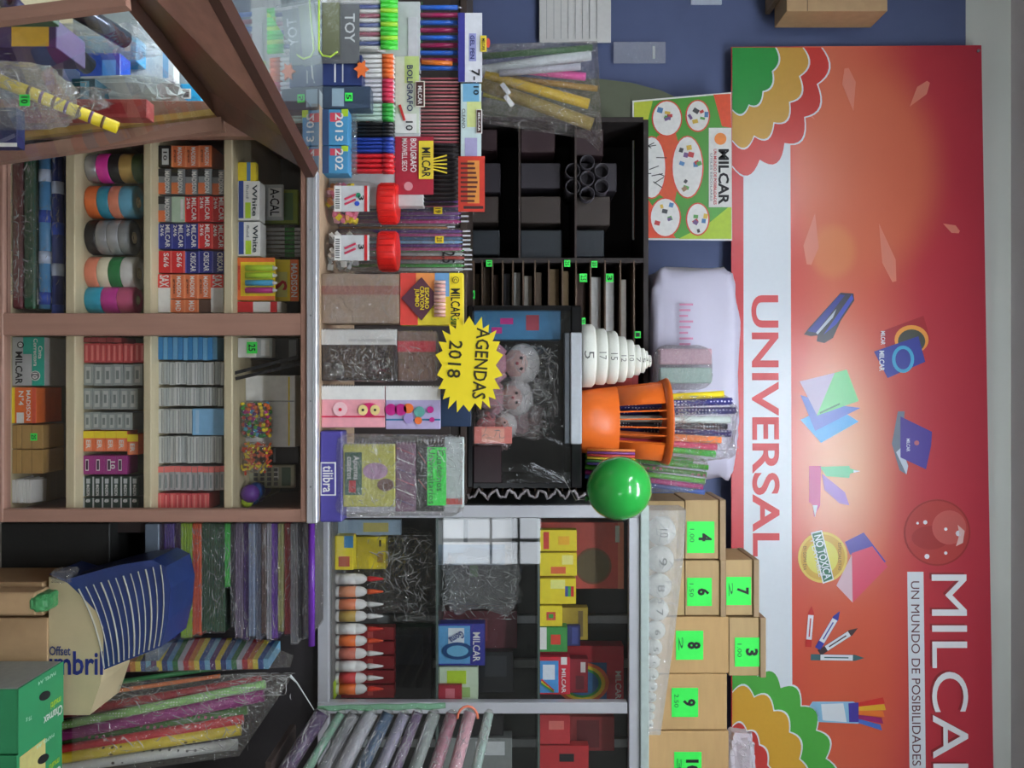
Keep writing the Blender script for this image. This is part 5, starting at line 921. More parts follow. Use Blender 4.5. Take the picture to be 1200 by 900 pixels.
kbox(724, 792, 856, 897, 'small kraft box with neon green tag 3 touching the scalloped banner corner', (747, 781, 861, 891), '3', '1.00', z8, .17)
z9 = kbox(790, 855, 752, 852, 'orange-brown box with neon green tag 9 at the thin end of sleeve', (806, 840, 787, 818), '9', '2.50', TB, 0, 1)
kbox(857, 925, 752, 854, 'orange-brown box with neon green tag 10 cut by the photo bottom edge', (881, 916, 790, 822), '10', '3', TB, 0, 1)
t = bag('film_bag', 'silvery crumpled bag on top of box 10 against the banner', 'bag', (855, 890, 862, 935), BXY + .02, .12, FILMW, 71, amp=.2, base=z9 + .004); glint_ridges(t, -.09, .05, .01, .09, -.002, 60, 214, .03, .001)
# ================= behind: sacks, poster, papers
wy = 3.02; zs_ = st + .019
t = thing('white_sack', 'big white translucent plastic sack with faint pink print', 'sack', (P(0, 432, wy).x + .02, wy, zs_))
crumple(.80, .3, P(872, 0, wy).z - zs_, 81, .07, 48, 26, .3).obj('sack_film', M(205, 202, 222, .4, 0, .08, 6, .6), t, None, True)
for k in range(9): MB().box(-.25 + k * .02, -.243 + k * .02, -.004, -.002, P(796, 0, wy).z - zs_, P(812 - (k % 3) * 3, 0, wy).z - zs_).obj('pink_lettering', M(200, 130, 165, .5), t)
t = bag('clear_pack', 'clear pack of pale pink and mint sheets lying before the white sack', 'pack', (0, 838, 403, 458), 2.92, .09, FILMH, 83, base=st + .02, amp=.06)
MB().box(-.065, -.01, .02, .06, .02, .2, .004).obj('pink_sheets', M(215, 175, 190, .5), t); MB().box(.0, .055, .02, .06, .02, .2, .004).obj('mint_sheets', M(175, 205, 195, .5), t)
# bag of cellophane rolls
t = thing('roll_bag', 'long clear bag of white, pink and yellow film rolls', 'bag', P(560, 105, 2.5))
o0 = t.location.copy()
for k, (a, b, r_, m_) in enumerate((((566, 66), (694, 56), .009, M(60, 105, 60, .5)), ((560, 84), (692, 64), .0165, M(215, 222, 225, .4)), ((594, 80), (686, 90), .012, M(235, 95, 170, .4)), ((585, 86), (680, 78), .010, M(200, 200, 215, .4)), ((568, 88), (690, 122), .0155, M(220, 185, 45, .4)), ((600, 92), (700, 104), .009, M(165, 130, 60, .5)), ((562, 98), (694, 146), .019, M(150, 130, 60, .45)), ((566, 110), (640, 126), .008, M(190, 180, 60, .5)))):
    roll('film_roll', None, None, P(*a, 2.5 + .015 * (k % 3)), P(*b, 2.52 + .015 * (k % 3)), r_, m_, parent=t)
mb = MB(); q = [P(556, 52, 2.47), P(700, 48, 2.5), P(706, 165, 2.5), P(690, 150, 2.5), P(560, 130, 2.47)]; q2 = [v + Vector((0, .11, 0)) for v in q]; n = 5
mb.add([v - o0 for v in q + q2], [tuple(range(5)), tuple(range(9, 4, -1))] + [(i, (i + 1) % 5, (i + 1) % 5 + 5, i + 5) for i in range(5)]).obj('bag_film', FILM, t)
glint_ridges(t, -.07, .13, .02, .34, -.03, 30, 213, .06, .0008, 1.4)
for k, (px, py) in enumerate(((592, 106), (596, 120))): v = P(px, py, 2.478) - o0; MB().bar(v - Vector((.02, 0, .01)), v + Vector((.01, 0, .012)), .014, .001, (0, 1, 0)).obj('tape_label', M(210, 210, 205, .5), t)
boxy('paper_sheet', 'white printed paper sheet stuck high at the photo top', 'sheet', (632, 716, -60, 50), 3.38, .003, PAPER, None, [(.1 + .0, .96, .1 + .1 * k, .105 + .1 * k, GREY, 'text_line') for k in range(8)], [])
t = boxy('clear_sleeve', 'small clear plastic sleeve hanging on the blue wall', 'sleeve', (719, 780, 49, 74), 3.39, .006, film('sleeve', .1, .35, .2, hz=(.6, .65, .8)), None, [(.2, .8, .75, .8, LGREY)], [], c=0)
boxy('wall_box', 'brown cardboard box edge at the photo top by the banner', 'box', (924, 1040, -60, 13), 3.2, .15, CARD, None, [(0, 1, .2, .21, M(120, 95, 70))], [], P(922, 0, 3.2).z)
MB
sp = MB().box(-.19, .19, 0, .16, -.02, 0, .002).obj('wall_shelf', CARD2, None, (P(0, -70, 3.2).x, 3.245, P(922, 0, 3.2).z - .0004)); tag(sp, 'narrow brown wall shelf under the cardboard box at photo top', 'shelf')
for k, (a, b) in enumerate(((810, 846), (903, 915))): o = boxy('white_bracket', ['wide white bracket on the blue wall at the photo top', 'small white bracket by the brown box at the photo top'][k], 'bracket', (a, b, -30, 5 - k), 3.4, .02, M(190, 200, 215, .5), None, [(.2, .25, 0, 1, GREY)], [])
# olive bag behind the roll bag
t = thing('olive_sack', 'olive grey rounded cloth cover against the blue wall', 'sack', (P(0, 138, 3.12).x, 3.29, st - .02))
zh = P(745, 0, 3.12).z - (st - .02)
MB().prism([(P(0, b_, 3.29).x - t.location.x, P(a_, 0, 3.29).z - t.location.z) for a_, b_ in ((560, 138), (560, 122), (600, 100), (650, 93), (700, 92), (740, 97), (775, 106), (805, 120), (832, 150), (838, 170), (800, 150), (745, 138))], 0, .08).obj('sack_body', M(92, 98, 78, .6, 0, .15, 8, .3), t, (0, 0, 0))
# small poster hanging below the banner
PY = 3.28
def PP(px, py, dy=0): return P(px, py, PY - dy)
ps_ = thing('milcar_poster', 'small green and red MILCAR poster with white product ovals', 'poster', PP(741, 110))
def flat(t, pts, mat, name, lay, Y0=PY, th=.0006, dep=.0008):
    o = t.location; v0 = [P(px, py, Y0) + Vector((0, -lay * dep, 0)) - o for px, py in pts]; v1 = [v + Vector((0, th, 0)) for v in v0]; n = len(pts)
    return MB().add(v0 + v1, [tuple(range(n)), tuple(range(2 * n - 1, n - 1, -1))] + [(i, i + n, (i + 1) % n + n, (i + 1) % n) for i in range(n)]).obj(name, mat, t)
flat(ps_, [(741, 118), (857, 108), (858, 282), (741, 281)], WHITE, 'sheet', 0, th=.002)
flat(ps_, [(743, 120), (856, 110), (857, 280), (743, 279)], M(70, 150, 45, .35, 0, .1, 6), 'green_ground', 1)
def circ(cx, cy, rx, ry, n=24, a0=0, a1=360): return [(cx + rx * math.cos(math.radians(a0 + (a1 - a0) * k / n)), cy + ry * math.sin(math.radians(a0 + (a1 - a0) * k / n))) for k in range(n if a1 - a0 == 360 else n + 1)]
flat(ps_, [(743, 120), (765, 118), (757, 150), (743, 175)], M(190, 200, 60, .4), 'yellow_corner', 2)
flat(ps_, [(836, 111), (856, 110), (857, 150), (846, 148)], M(225, 80, 40, .4), 'red_corner', 2)
flat(ps_, [(743, 220), (752, 222), (770, 250), (792, 279), (743, 279)], M(225, 75, 40, .4), 'red_corner', 2)
flat(ps_, [(770, 160), (790, 150), (800, 185), (790, 240), (768, 225)], M(215, 85, 45, .4), 'red_swirl', 2)
flat(ps_, [(857, 240), (857, 280), (795, 280), (830, 262)], M(175, 205, 50, .4), 'lime_corner', 2)
pr_ = random.Random(5); pc = [M(80, 130, 180, .4), M(60, 60, 64, .4), M(190, 60, 60, .4), M(90, 160, 80, .4), M(215, 180, 70, .4), M(110, 80, 130, .4), M(150, 120, 90, .4)]
for (cx, cy, rx, ry) in ((781.5, 139, 18, 21.5), (817.5, 136, 14.5, 19), (763.5, 196.5, 17.5, 37), (805.5, 196, 19, 37), (779.5, 255, 18.5, 23.5), (817.5, 257, 14, 19.5)):
    flat(ps_, circ(cx, cy, rx, ry), M(215, 70, 50, .4), 'oval_ring', 3); e = flat(ps_, circ(cx, cy, rx - 1.6, ry - 1.6), WHITE, 'product_oval', 4)
    for k in range(11 if ry > 30 else 6):
        a = pr_.uniform(0, 2 * PI); q = math.sqrt(pr_.uniform(0, .55)); x = cx + rx * q * math.cos(a); y = cy + ry * q * math.sin(a); s1, s2 = pr_.uniform(1.6, 3.6), pr_.uniform(1.4, 3.2); an = pr_.uniform(-.6, .6)
        if ry > 30 and cx < 780: s1, s2 = pr_.uniform(3, 7), .5
        pt = [(x + u * s1 * math.cos(an) - v * s2 * math.sin(an), y + u * s1 * math.sin(an) + v * s2 * math.cos(an)) for u, v in ((-1, -1), (1, -1), (1, 1), (-1, 1))]
        flat(ps_, pt, pc[k % 7] if not (ry > 30 and cx < 780) else INK, 'printed_product', 5 + k * .3)
flat(ps_, [(830.5, 150), (857, 150), (857.5, 243), (830.5, 243)], WHITE, 'name_strip', 3)
def ptext(t, s, px0, px1, py0, py1, mat, lay, Y0=PY, bold=.015, rot=0, dep=.0008):
    a = P(px0, py0, Y0); b = P(px1, py1, Y0); o = t.location
    return text(s, t, a.x - o.x, b.x - o.x, a.z - o.z, b.z - o.z, mat, Y0 - lay * dep - o.y - .0002, rot, bold)
ptext(ps_, 'MILCAR', 841.5, 854, 175, 240, INK, 4.5, bold=.03); ptext(ps_, 'UN MUNDO DE POSIBILIDADES', 836, 839.5, 175, 240, M(205, 60, 60), 4.5); ptext(ps_, 'UTILES ESCOLARES', 832, 834.5, 180, 236, GREY, 4.5)
flat(ps_, circ(844, 163, 7, 7), M(240, 140, 60, .4), 'orange_spot', 5); flat(ps_, circ(858, 108, 1, 1, 6), SILVER, 'pin', 2)
# ================= LARGE BANNER
BNY = 3.36
bn = thing('milcar_banner', 'large red and orange MILCAR UNIVERSAL banner on the wall', 'banner', P(857, 55, BNY))
def BY_(py): return BNY - .05 * (py - 55) / 845
def bflat(pts, mat, name, lay, th=.0006, parent=None):
    o = bn.location; v0 = []
    for px, py in pts: Y = BY_(py); v = P(px, py, Y) + Vector((0, -lay * .0008, 0)); v0.append(v - o)
    v1 = [v + Vector((0, th, 0)) for v in v0]; n = len(pts)
    ob = MB().add(v0 + v1, [tuple(range(n)), tuple(range(2 * n - 1, n - 1, -1))] + [(i, i + n, (i + 1) % n + n, (i + 1) % n) for i in range(n)]).obj(name, mat, bn); return ob
def btext(s, px0, px1, py0, py1, mat, lay, bold=.015, rot=0):
    Y = (BY_(py0) + BY_(py1)) / 2; a = P(px0, py0, BY_(py0)); b = P(px1, py1, BY_(py1)); a2 = P(px0, 0, Y).z; b2 = P(px1, 0, Y).z; o = bn.location
    ob = text(s, bn, a.x - o.x, b.x - o.x, a2 - o.z, b2 - o.z, mat, Y - lay * .0008 - o.y - .0003, rot, bold, res=6); ob.rotation_euler[2] = math.atan2(b.y - a.y, b.x - a.x); return ob
# printed ground: red edges, orange middle, pale oval of print plus painted lamp glare
gm = bpy.data.materials.new('banner print with glare'); gm.use_nodes = True; nt = gm.node_tree; pb = nt.nodes['Principled BSDF']; pb.inputs['Roughness'].default_value = .28
tc = nt.nodes.new('ShaderNodeTexCoord'); sx = nt.nodes.new('ShaderNodeSeparateXYZ'); nt.links.new(tc.outputs['Object'], sx.inputs[0])
o_ = bn.location
def ramp(inp, stops):
    r = nt.nodes.new('ShaderNodeValToRGB'); cr = r.color_ramp
    while len(cr.elements) < len(stops): cr.elements.new(.5)
    for e_, (p, c) in zip(cr.elements, stops): e_.position = p; e_.color = (*[lin(x) for x in c], 1)
    nt.links.new(inp, r.inputs[0]); return r
zh0 = P(925, 0, BNY).z - o_.z; zh1 = P(1150, 0, BNY).z - o_.z
mz = nt.nodes.new('ShaderNodeMapRange'); mz.inputs[1].default_value = zh0; mz.inputs[2].default_value = zh1; nt.links.new(sx.outputs['Z'], mz.inputs[0])
R1_ = ramp(mz.outputs[0], [(0, (205, 75, 66)), (.22, (214, 112, 84)), (.42, (208, 96, 76)), (.68, (186, 56, 66)), (1, (178, 50, 66))])
# lower-right half is more orange; oval of printed glow and painted glare in the middle
cm1 = nt.nodes.new('ShaderNodeVectorMath'); cm1.operation = 'SUBTRACT'; c1 = P(985, 540, BNY) - o_; cm1.inputs[1].default_value = (c1.x, 0, c1.z)
cm2 = nt.nodes.new('ShaderNodeVectorMath'); cm2.operation = 'MULTIPLY'; cm2.inputs[1].default_value = (1 / .62, 0, 1 / .26); ln = nt.nodes.new('ShaderNodeVectorMath'); ln.operation = 'LENGTH'
nt.links.new(tc.outputs['Object'], cm1.inputs[0]); nt.links.new(cm1.outputs[0], cm2.inputs[0]); nt.links.new(cm2.outputs[0], ln.inputs[0])
mg = nt.nodes.new('ShaderNodeMapRange'); mg.interpolation_type = 'SMOOTHSTEP'; mg.inputs[1].default_value = 0; mg.inputs[2].default_value = 1; mg.inputs[3].default_value = .75; mg.inputs[4].default_value = 0; nt.links.new(ln.outputs['Value'], mg.inputs[0])
mxa = nt.nodes.new('ShaderNodeMix'); mxa.data_type = 'RGBA'; nt.links.new(mg.outputs[0], mxa.inputs[0]); nt.links.new(R1_.outputs[0], mxa.inputs[6]); mxa.inputs[7].default_value = (lin(235), lin(190), lin(150), 1)
cm3 = nt.nodes.new('ShaderNodeVectorMath'); cm3.operation = 'SUBTRACT'; c3 = P(980, 780, BNY) - o_; cm3.inputs[1].default_value = (c3.x, 0, c3.z)
cm4 = nt.nodes.new('ShaderNodeVectorMath'); cm4.operation = 'MULTIPLY'; cm4.inputs[1].default_value = (1 / .75, 0, 1 / .34); ln2 = nt.nodes.new('ShaderNodeVectorMath'); ln2.operation = 'LENGTH'
nt.links.new(tc.outputs['Object'], cm3.inputs[0]); nt.links.new(cm3.outputs[0], cm4.inputs[0]); nt.links.new(cm4.outputs[0], ln2.inputs[0])
mg2 = nt.nodes.new('ShaderNodeMapRange'); mg2.interpolation_type = 'SMOOTHSTEP'; mg2.inputs[1].default_value = .2; mg2.inputs[2].default_value = 1; mg2.inputs[3].default_value = .8; mg2.inputs[4].default_value = 0; nt.links.new(ln2.outputs['Value'], mg2.inputs[0])
mxb = nt.nodes.new('ShaderNodeMix'); mxb.data_type = 'RGBA'; nt.links.new(mg2.outputs[0], mxb.inputs[0]); nt.links.new(mxa.outputs[2], mxb.inputs[6]); mxb.inputs[7].default_value = (lin(204), lin(88), lin(62), 1)
prev = mxb
for (qx, qy, ex, ez, f_, cc3) in ((1010, 200, .52, .37, .75, (216, 116, 82)), (975, 295, .13, .11, .5, (226, 150, 95))):
    u1 = nt.nodes.new('ShaderNodeVectorMath'); u1.operation = 'SUBTRACT'; cq = P(qx, qy, BNY) - o_; u1.inputs[1].default_value = (cq.x, 0, cq.z)
    u2 = nt.nodes.new('ShaderNodeVectorMath'); u2.operation = 'MULTIPLY'; u2.inputs[1].default_value = (1 / ex, 0, 1 / ez); u3 = nt.nodes.new('ShaderNodeVectorMath'); u3.operation = 'LENGTH'
    nt.links.new(tc.outputs['Object'], u1.inputs[0]); nt.links.new(u1.outputs[0], u2.inputs[0]); nt.links.new(u2.outputs[0], u3.inputs[0])
    u4 = nt.nodes.new('ShaderNodeMapRange'); u4.interpolation_type = 'SMOOTHSTEP'; u4.inputs[1].default_value = .55; u4.inputs[2].default_value = 1; u4.inputs[3].default_value = f_; u4.inputs[4].default_value = 0; nt.links.new(u3.outputs['Value'], u4.inputs[0])
    mm = nt.nodes.new('ShaderNodeMix'); mm.data_type = 'RGBA'; nt.links.new(u4.outputs[0], mm.inputs[0]); nt.links.new(prev.outputs[2], mm.inputs[6]); mm.inputs[7].default_value = (*[lin(x) for x in cc3], 1); prev = mm
nt.links.new(prev.outputs[2], pb.inputs['Base Color'])
BR = M(200, 45, 52, .3, 0, .03); BW = M(222, 230, 236, .3, 0, .02)
bflat([(857, 55), (1150, 53), (1166, 1010), (857, 1010)], gm, 'banner_sheet', 0, .004)
bflat([(857, 200), (872, 200), (872, 1000), (857, 1000)], BR, 'red_stripe', 1); bflat([(871, 140), (926, 140), (929, 1000), (872, 1000)], BW, 'white_stripe', 1.5)
# soft orange round and pale petals behind where the figure stood
GA = lambda r, g, b: M(r, g, b, .3, 0, .02)
PT = GA(222, 138, 118)
for a, b, w_ in (((1000, 130), (992, 80), 8), ((1066, 125), (1088, 96), 7), ((955, 250), (948, 310), 9), ((1030, 262), (1048, 330), 8), ((1105, 262), (1124, 272), 5), ((955, 140), (930, 118), 4)):
    d_ = Vector((b[0] - a[0], b[1] - a[1])); n_ = Vector((-d_.y, d_.x)).normalized() * w_; m_ = (Vector(a) + Vector(b)) / 2 + d_ * .15
    bflat([a, tuple(m_ + n_), tuple(Vector(b) + n_ * .3), tuple(Vector(b) - n_ * .3), tuple(m_ - n_)], PT, 'pale_petal', 1.3)
# scalloped corners
def scallop(cx, cy, rx, ry, a0, a1, n, amp, wy=1):
    out = []
    for k in range(n * 8 + 1):
        f = k / (n * 8); a = math.radians(a0 + (a1 - a0) * f); q = 1 + amp * abs(math.sin(PI * n * f)); out.append((cx + rx * q * math.cos(a), cy + ry * q * math.sin(a)))
    return out
def layer(name, pts, mat, lay):
    bflat(pts, BW, 'white_outline', lay - .12)
    c = Vector((sum(p[0] for p in pts) / len(pts), sum(p[1] for p in pts) / len(pts)))
    sx_ = []
    for p in pts: v = Vector(p) - c; L = v.length; sx_.append(tuple(c + v * (max(L - 2.2, 0) / L)))
    return sx_
x0_, y0_ = 858, 56
for i, (rx, ry, m_, cn_) in enumerate(((104, 138, M(200, 58, 52, .3, 0, .03), 'red_scallops'), (82, 108, M(205, 160, 70, .3, 0, .03), 'gold_scallops'), (50, 72, M(35, 145, 60, .3, 0, .03), 'green_scallops'))):
    L = 2.0 + i * .5; n = 5 - (i == 2)
    bflat([(x0_, y0_)] + scallop(x0_, y0_, rx + 2, ry + 2, 0, 90, n, .1), BW, 'white_outline', L); bflat([(x0_, y0_)] + scallop(x0_, y0_, rx, ry, 0, 90, n, .1), m_, cn_, L + .25)
for i, (rx, ry, m_, cn_) in enumerate(((113, 136, M(80, 170, 70, .3, 0, .03), 'green_scallops'), (82, 112, M(215, 165, 60, .3, 0, .03), 'gold_scallops'), (44, 72, M(200, 65, 60, .3, 0, .03), 'red_scallops'))):
    L = 2.0 + i * .5; n = 6 - i
    bflat([(858, 924)] + scallop(858, 924, rx + 2, ry + 2, 0, -90, n, .09), BW, 'white_outline', L); bflat([(858, 924)] + scallop(858, 924, rx, ry, 0, -90, n, .09), m_, cn_, L + .25)
# lettering
btext('UNIVERSAL', 881, 913, 346, 652, M(208, 62, 66, .4, 0, 0), 2.2, .02)
btext('MILCAR', 1092, 1134, 673, 935, M(235, 240, 242, .4, 0, 0), 2.8, 0); btext('MILCAR', 1089.5, 1131.5, 671, 933, M(140, 40, 46, .4, 0, 0), 2.0, 0)
bflat([(1063, 670), (1082, 670), (1085, 930), (1066, 930)], BW, 'white_strip', 2.0); btext('UN MUNDO DE POSIBILIDADES', 1068, 1078, 681, 897, M(90, 40, 50, .5, 0, 0), 2.4, 0)
# glass bubble print
bflat(circ(1098, 624, 39, 39, 40), GA(150, 45, 45), 'bubble_rim', 2.0); bflat(circ(1098, 624, 37, 37, 40), GA(176, 62, 58), 'bubble', 2.3); bflat(circ(1112, 618, 20, 20, 30), GA(192, 92, 86), 'bubble_sheen', 2.5)
bflat(circ(1090, 630, 22, 14, 30), GA(160, 50, 50), 'bubble_shade', 2.45)
for (a, b, r_) in ((1084, 612, 2.5), (1108, 620, 2), (1086, 652, 3), (1108, 648, 2), (1123, 625, 3.5), (1075, 613, 1.6)): bflat(circ(a, b, r_, r_, 8), BW, 'sparkle', 2.8)
bflat([(1122, 615), (1130, 622), (1128, 636), (1120, 640), (1124, 626)], GA(225, 190, 185), 'sparkle', 2.8)
# printed goods
NB = GA(45, 55, 140); 
bflat([(942, 392), (948, 384), (985, 343), (1000, 344), (1001, 352), (985, 376), (976, 396), (966, 402), (957, 400), (958, 393), (950, 394)], GA(45, 45, 60), 'stapler_print', 2.0)
bflat([(946, 388), (984, 345), (990, 346), (956, 390)], NB, 'stapler_blue', 2.3); bflat([(965, 392), (998, 345), (1000, 350), (980, 380)], GA(60, 75, 180), 'stapler_blue', 2.3); bflat([(956, 390), (980, 362), (976, 372), (958, 392)], GA(180, 190, 205), 'stapler_metal', 2.5)
bflat([(1031, 389), (1082, 370), (1090, 398), (1040, 413)], GA(165, 40, 50), 'red_card_print', 2.0); bflat(circ(1068, 398, 20, 17, 24), GA(235, 160, 70), 'arc', 2.2); bflat(circ(1068, 400, 16, 14, 24), GA(70, 75, 65), 'arc', 2.4)
bflat([(1024, 412), (1076, 394), (1084, 424), (1040, 443)], GA(50, 60, 150), 'blue_card_print', 2.7); bflat(circ(1058, 421, 13, 16, 24), GA(70, 170, 210), 'cyan_ring', 2.9); bflat(circ(1058, 421, 9, 12, 24), GA(50, 60, 150), 'cyan_ring_centre', 3.1)
btext('MILCAR', 1030, 1036, 411, 435, BW, 3.0, .03); btext('MILCAR', 1032, 1037, 388, 404, BW, 2.4, .03)
bflat([(938, 492), (975, 474), (1006, 494), (962, 519)], GA(70, 165, 225), 'folder_print', 2.0); bflat([(938, 463), (975, 474), (1008, 478), (955, 505)], GA(95, 120, 200), 'folder_print', 2.2)
bflat([(937, 447), (990, 434), (975, 465), (957, 486)], GA(190, 180, 205), 'folder_print', 2.4); bflat([(957, 487), (978, 437), (992, 433), (1006, 470)], GA(120, 210, 140), 'folder_print', 2.6); bflat([(960, 483), (984, 472), (984, 474), (961, 485)], GA(60, 130, 90), 'fold_line', 2.8)
bflat([(1045, 520), (1052, 482), (1060, 482), (1057, 525), (1064, 545), (1062, 556), (1054, 551)], GA(110, 120, 135), 'laptop_print', 2.0); bflat([(1050, 530), (1062, 556), (1064, 546), (1056, 524)], GA(190, 200, 215), 'laptop_print', 2.2)
bflat([(1055, 488), (1092, 506), (1091, 522), (1085, 550), (1055, 536)], GA(75, 60, 150), 'laptop_lid', 2.3); bflat(circ(1074, 519, 3, 3, 8), GA(190, 110, 120), 'lid_emblem', 2.6); btext('MILCAR', 1062, 1066, 514, 529, BW, 2.7)
for pts, c_, n_ in (([(948, 546), (962, 546), (961, 592), (954, 606), (952, 592), (948, 588)], (190, 60, 130), 'glue_print'), ([(961, 547), (995, 546), (996, 549), (1007, 552), (996, 555), (995, 560), (968, 558)], (110, 200, 150), 'glue_print'), ([(963, 555), (990, 577), (995, 592), (984, 590), (966, 574)], (165, 130, 200), 'glue_print')): bflat(pts, GA(*c_), n_, 2.2)
bflat([(1000, 551), (1008, 552), (1000, 554)], BW, 'nozzle', 2.5); bflat([(952, 592), (955, 606), (958, 592)], BW, 'nozzle', 2.5)
bflat([(990, 635), (1012, 624), (1038, 658), (1030, 664), (1020, 645), (996, 650)], GA(85, 75, 165), 'folder_print', 2.0); bflat([(998, 648), (1022, 640), (1040, 664), (999, 706), (992, 690)], GA(215, 75, 105), 'folder_print', 2.2); bflat([(980, 686), (998, 650), (999, 706)], GA(220, 190, 200), 'folder_print', 2.4)
bflat(circ(964, 653, 29, 30, 32), GA(225, 200, 90), 'seal_print', 2.6); bflat(circ(964, 653, 26, 27, 32), GA(205, 165, 60), 'seal_print', 2.8); bflat(circ(963, 653, 19, 20, 32), GA(215, 210, 90), 'seal_print', 3.0)
bflat([(950, 624), (963, 621), (977, 679), (964, 684)], BW, 'seal_band', 3.2); bflat([(951.5, 625.5), (962, 623), (975.5, 678), (965, 682)], GA(40, 110, 80), 'seal_band', 3.4)
q = btext('NO TOXICA', 959.5, 968.5, 626, 679, BW, 4.2, .02, -13); q = btext('Y LAVABLE', 954, 959, 630, 676, BW, 4.2, .01, -13)
btext('ESPECIALISTAS', 982, 985.5, 636, 668, M(90, 60, 40, .5, 0, 0), 3.6, 0); btext('EN GOMA EVA', 941, 945, 640, 668, M(90, 60, 40, .5, 0, 0), 3.6, 0)
for a, b, c_, n_ in (((947, 758), (951, 710), (190, 45, 45), 'red_marker'), ((958, 760), (984, 716), (50, 60, 160), 'blue_marker'), ((960, 765), (1005, 736), (60, 45, 50), 'dark_marker'), ((950, 770), (1013, 771), (60, 100, 105), 'teal_marker')):
    a = Vector(a); b = Vector(b); d_ = (b - a); n__ = Vector((-d_.y, d_.x)).normalized() * 3.6; e_ = a + d_ * .82
    bflat([tuple(a + n__), tuple(e_ + n__), tuple(b), tuple(e_ - n__), tuple(a - n__)], GA(*c_), n_ + '_print', 2.2); s1, s2 = a + d_ * .18, a + d_ * .78; bflat([tuple(s1 + n__ * .9), tuple(s2 + n__ * .9), tuple(s2 - n__ * .9), tuple(s1 - n__ * .9)], BW, n_ + '_label', 2.5)
    s3_, s4_ = a + d_ * .25, a + d_ * .7; bflat([tuple(s3_ + n__ * .2), tuple(s4_ + n__ * .2), tuple(s4_ - n__ * .2), tuple(s3_ - n__ * .2)], GA(*c_), 'label_line', 2.7)
bflat([(948, 828), (952, 822), (1000, 822), (1006, 826), (1006, 848), (960, 846), (950, 840)], GA(140, 190, 220), 'felt_pen_pouch', 2.0); bflat([(962, 825), (988, 824), (992, 846), (964, 844)], BW, 'pouch_label', 2.3); bflat([(994, 824), (1006, 823), (1006, 846), (995, 846)], GA(70, 60, 150), 'pouch_band', 2.3)
for k, c_ in enumerate(((200, 50, 45), (220, 170, 50), (225, 120, 50), (150, 40, 100), (70, 110, 190))): bflat([(1006, 823 + k * 4.8), (1036 - abs(k - 1) * 1.5, 817 + k * 8), (1038 - abs(k - 1) * 1.5, 824 + k * 8), (1006, 828 + k * 4.8)], GA(*c_), 'felt_pen_print', 2.4)
for py in (60, 990): MB().tube([(P(0, py, BY_(py)).x - o_.x, -.006, P(1146, 0, BNY).z - o_.z), (P(0, py, BY_(py)).x - o_.x, .003, P(1146, 0, BNY).z - o_.z)], .006, 10).obj('fixing_screw', SILVER, bn)
# ================= RIGHT-HAND GAP: cartons, ream, rolls
def crate(lb, a, b, ztop, Y0, D, grey_side, n):
    X0 = P(0, a, Y0).x; X1 = P(0, b, Y0).x; w = X1 - X0; t = thing('paper_carton', lb, 'carton', ((X0 + X1) / 2, Y0, 0), 'green paper cartons')
    G = M(45, 140, 90, .5, 0, .06, 10); MB().box(-w / 2, w / 2, 0, D, 0, ztop - .002, .002).obj('body', G, t)
    tp = MB().box(-w / 2 - .001, w / 2 + .001, -.001, D, ztop - .0015, ztop, .0005).obj('top_face', M(50, 150, 96, .5, 0, .06, 10), t)
    if n == 0: MB().box(-w / 2 - .002, -w / 2 - .0005, .002, D - .002, .005, ztop - .006).obj('grey_end', M(150, 155, 150, .6), t)
    # hand hole and lettering on the top face (reads upside down for the viewer)
    cx = -w * .02
    MB().prism([( .026 * math.cos(k * PI / 8) , .011 * math.sin(k * PI / 8)) for k in range(16)], -.0006, 0).obj('hand_hole', INK, t, (-w * .14, D * .55, ztop + .0008)).rotation_euler = (-PI / 2, 0, PI / 2 - .2)
    def tt_(s, x0, x1, y0, y1, m_, nm='lettering'):
        me = text_mesh(s, .02, m_); o = mesh_obj(nm, me, None, t, ((x0 + x1) / 2, (y0 + y1) / 2, ztop + .001)); o.scale = (y1 - y0, 1, x1 - x0); o.rotation_euler = Matrix(((0, 0, -1), (-1, 0, 0), (0, -1, 0))).transposed().to_euler(); return o
    # local text axes: text x -> -Y?, text z -> X ; built by explicit matrix below
    def place(s, cx_, cy_, L, H, m_):
        me = text_mesh(s, .02, m_); o = mesh_obj('lettering', me, None, t); R = Matrix(((0, 0, H, cx_), (-L, 0, 0, cy_), (0, -1, 0, ztop + .0012), (0, 0, 0, 1))); o.matrix_local = R; return o
    place('Chamex', w * .27, D * .74, D * .44, w * .16, WHITE); place('multi', w * .1, D * .80, D * .24, w * .12, LIME)
    place('PAPEL A4', -w * .40, D * .6, D * .4, w * .06, M(190, 225, 200, .5)); place('75 g', w * .05, D * .2, D * .12, w * .08, M(190, 225, 200, .5))
    return t, w
ZC = EYE - .578 * 2.0
t, w = crate('green Chamex carton with hand hole and grey end face', 808, 884, ZC, 2.0, .20, 1, 0)
t, w = crate('second green Chamex carton with yellow label at the photo corner', 886, 962, ZC - .004, 2.0, .20, 0, 1)
MB().box(-w * .45, w * .1, .01, .12, ZC - .004, ZC - .003).obj('yellow_label', M(215, 205, 130, .5), t)
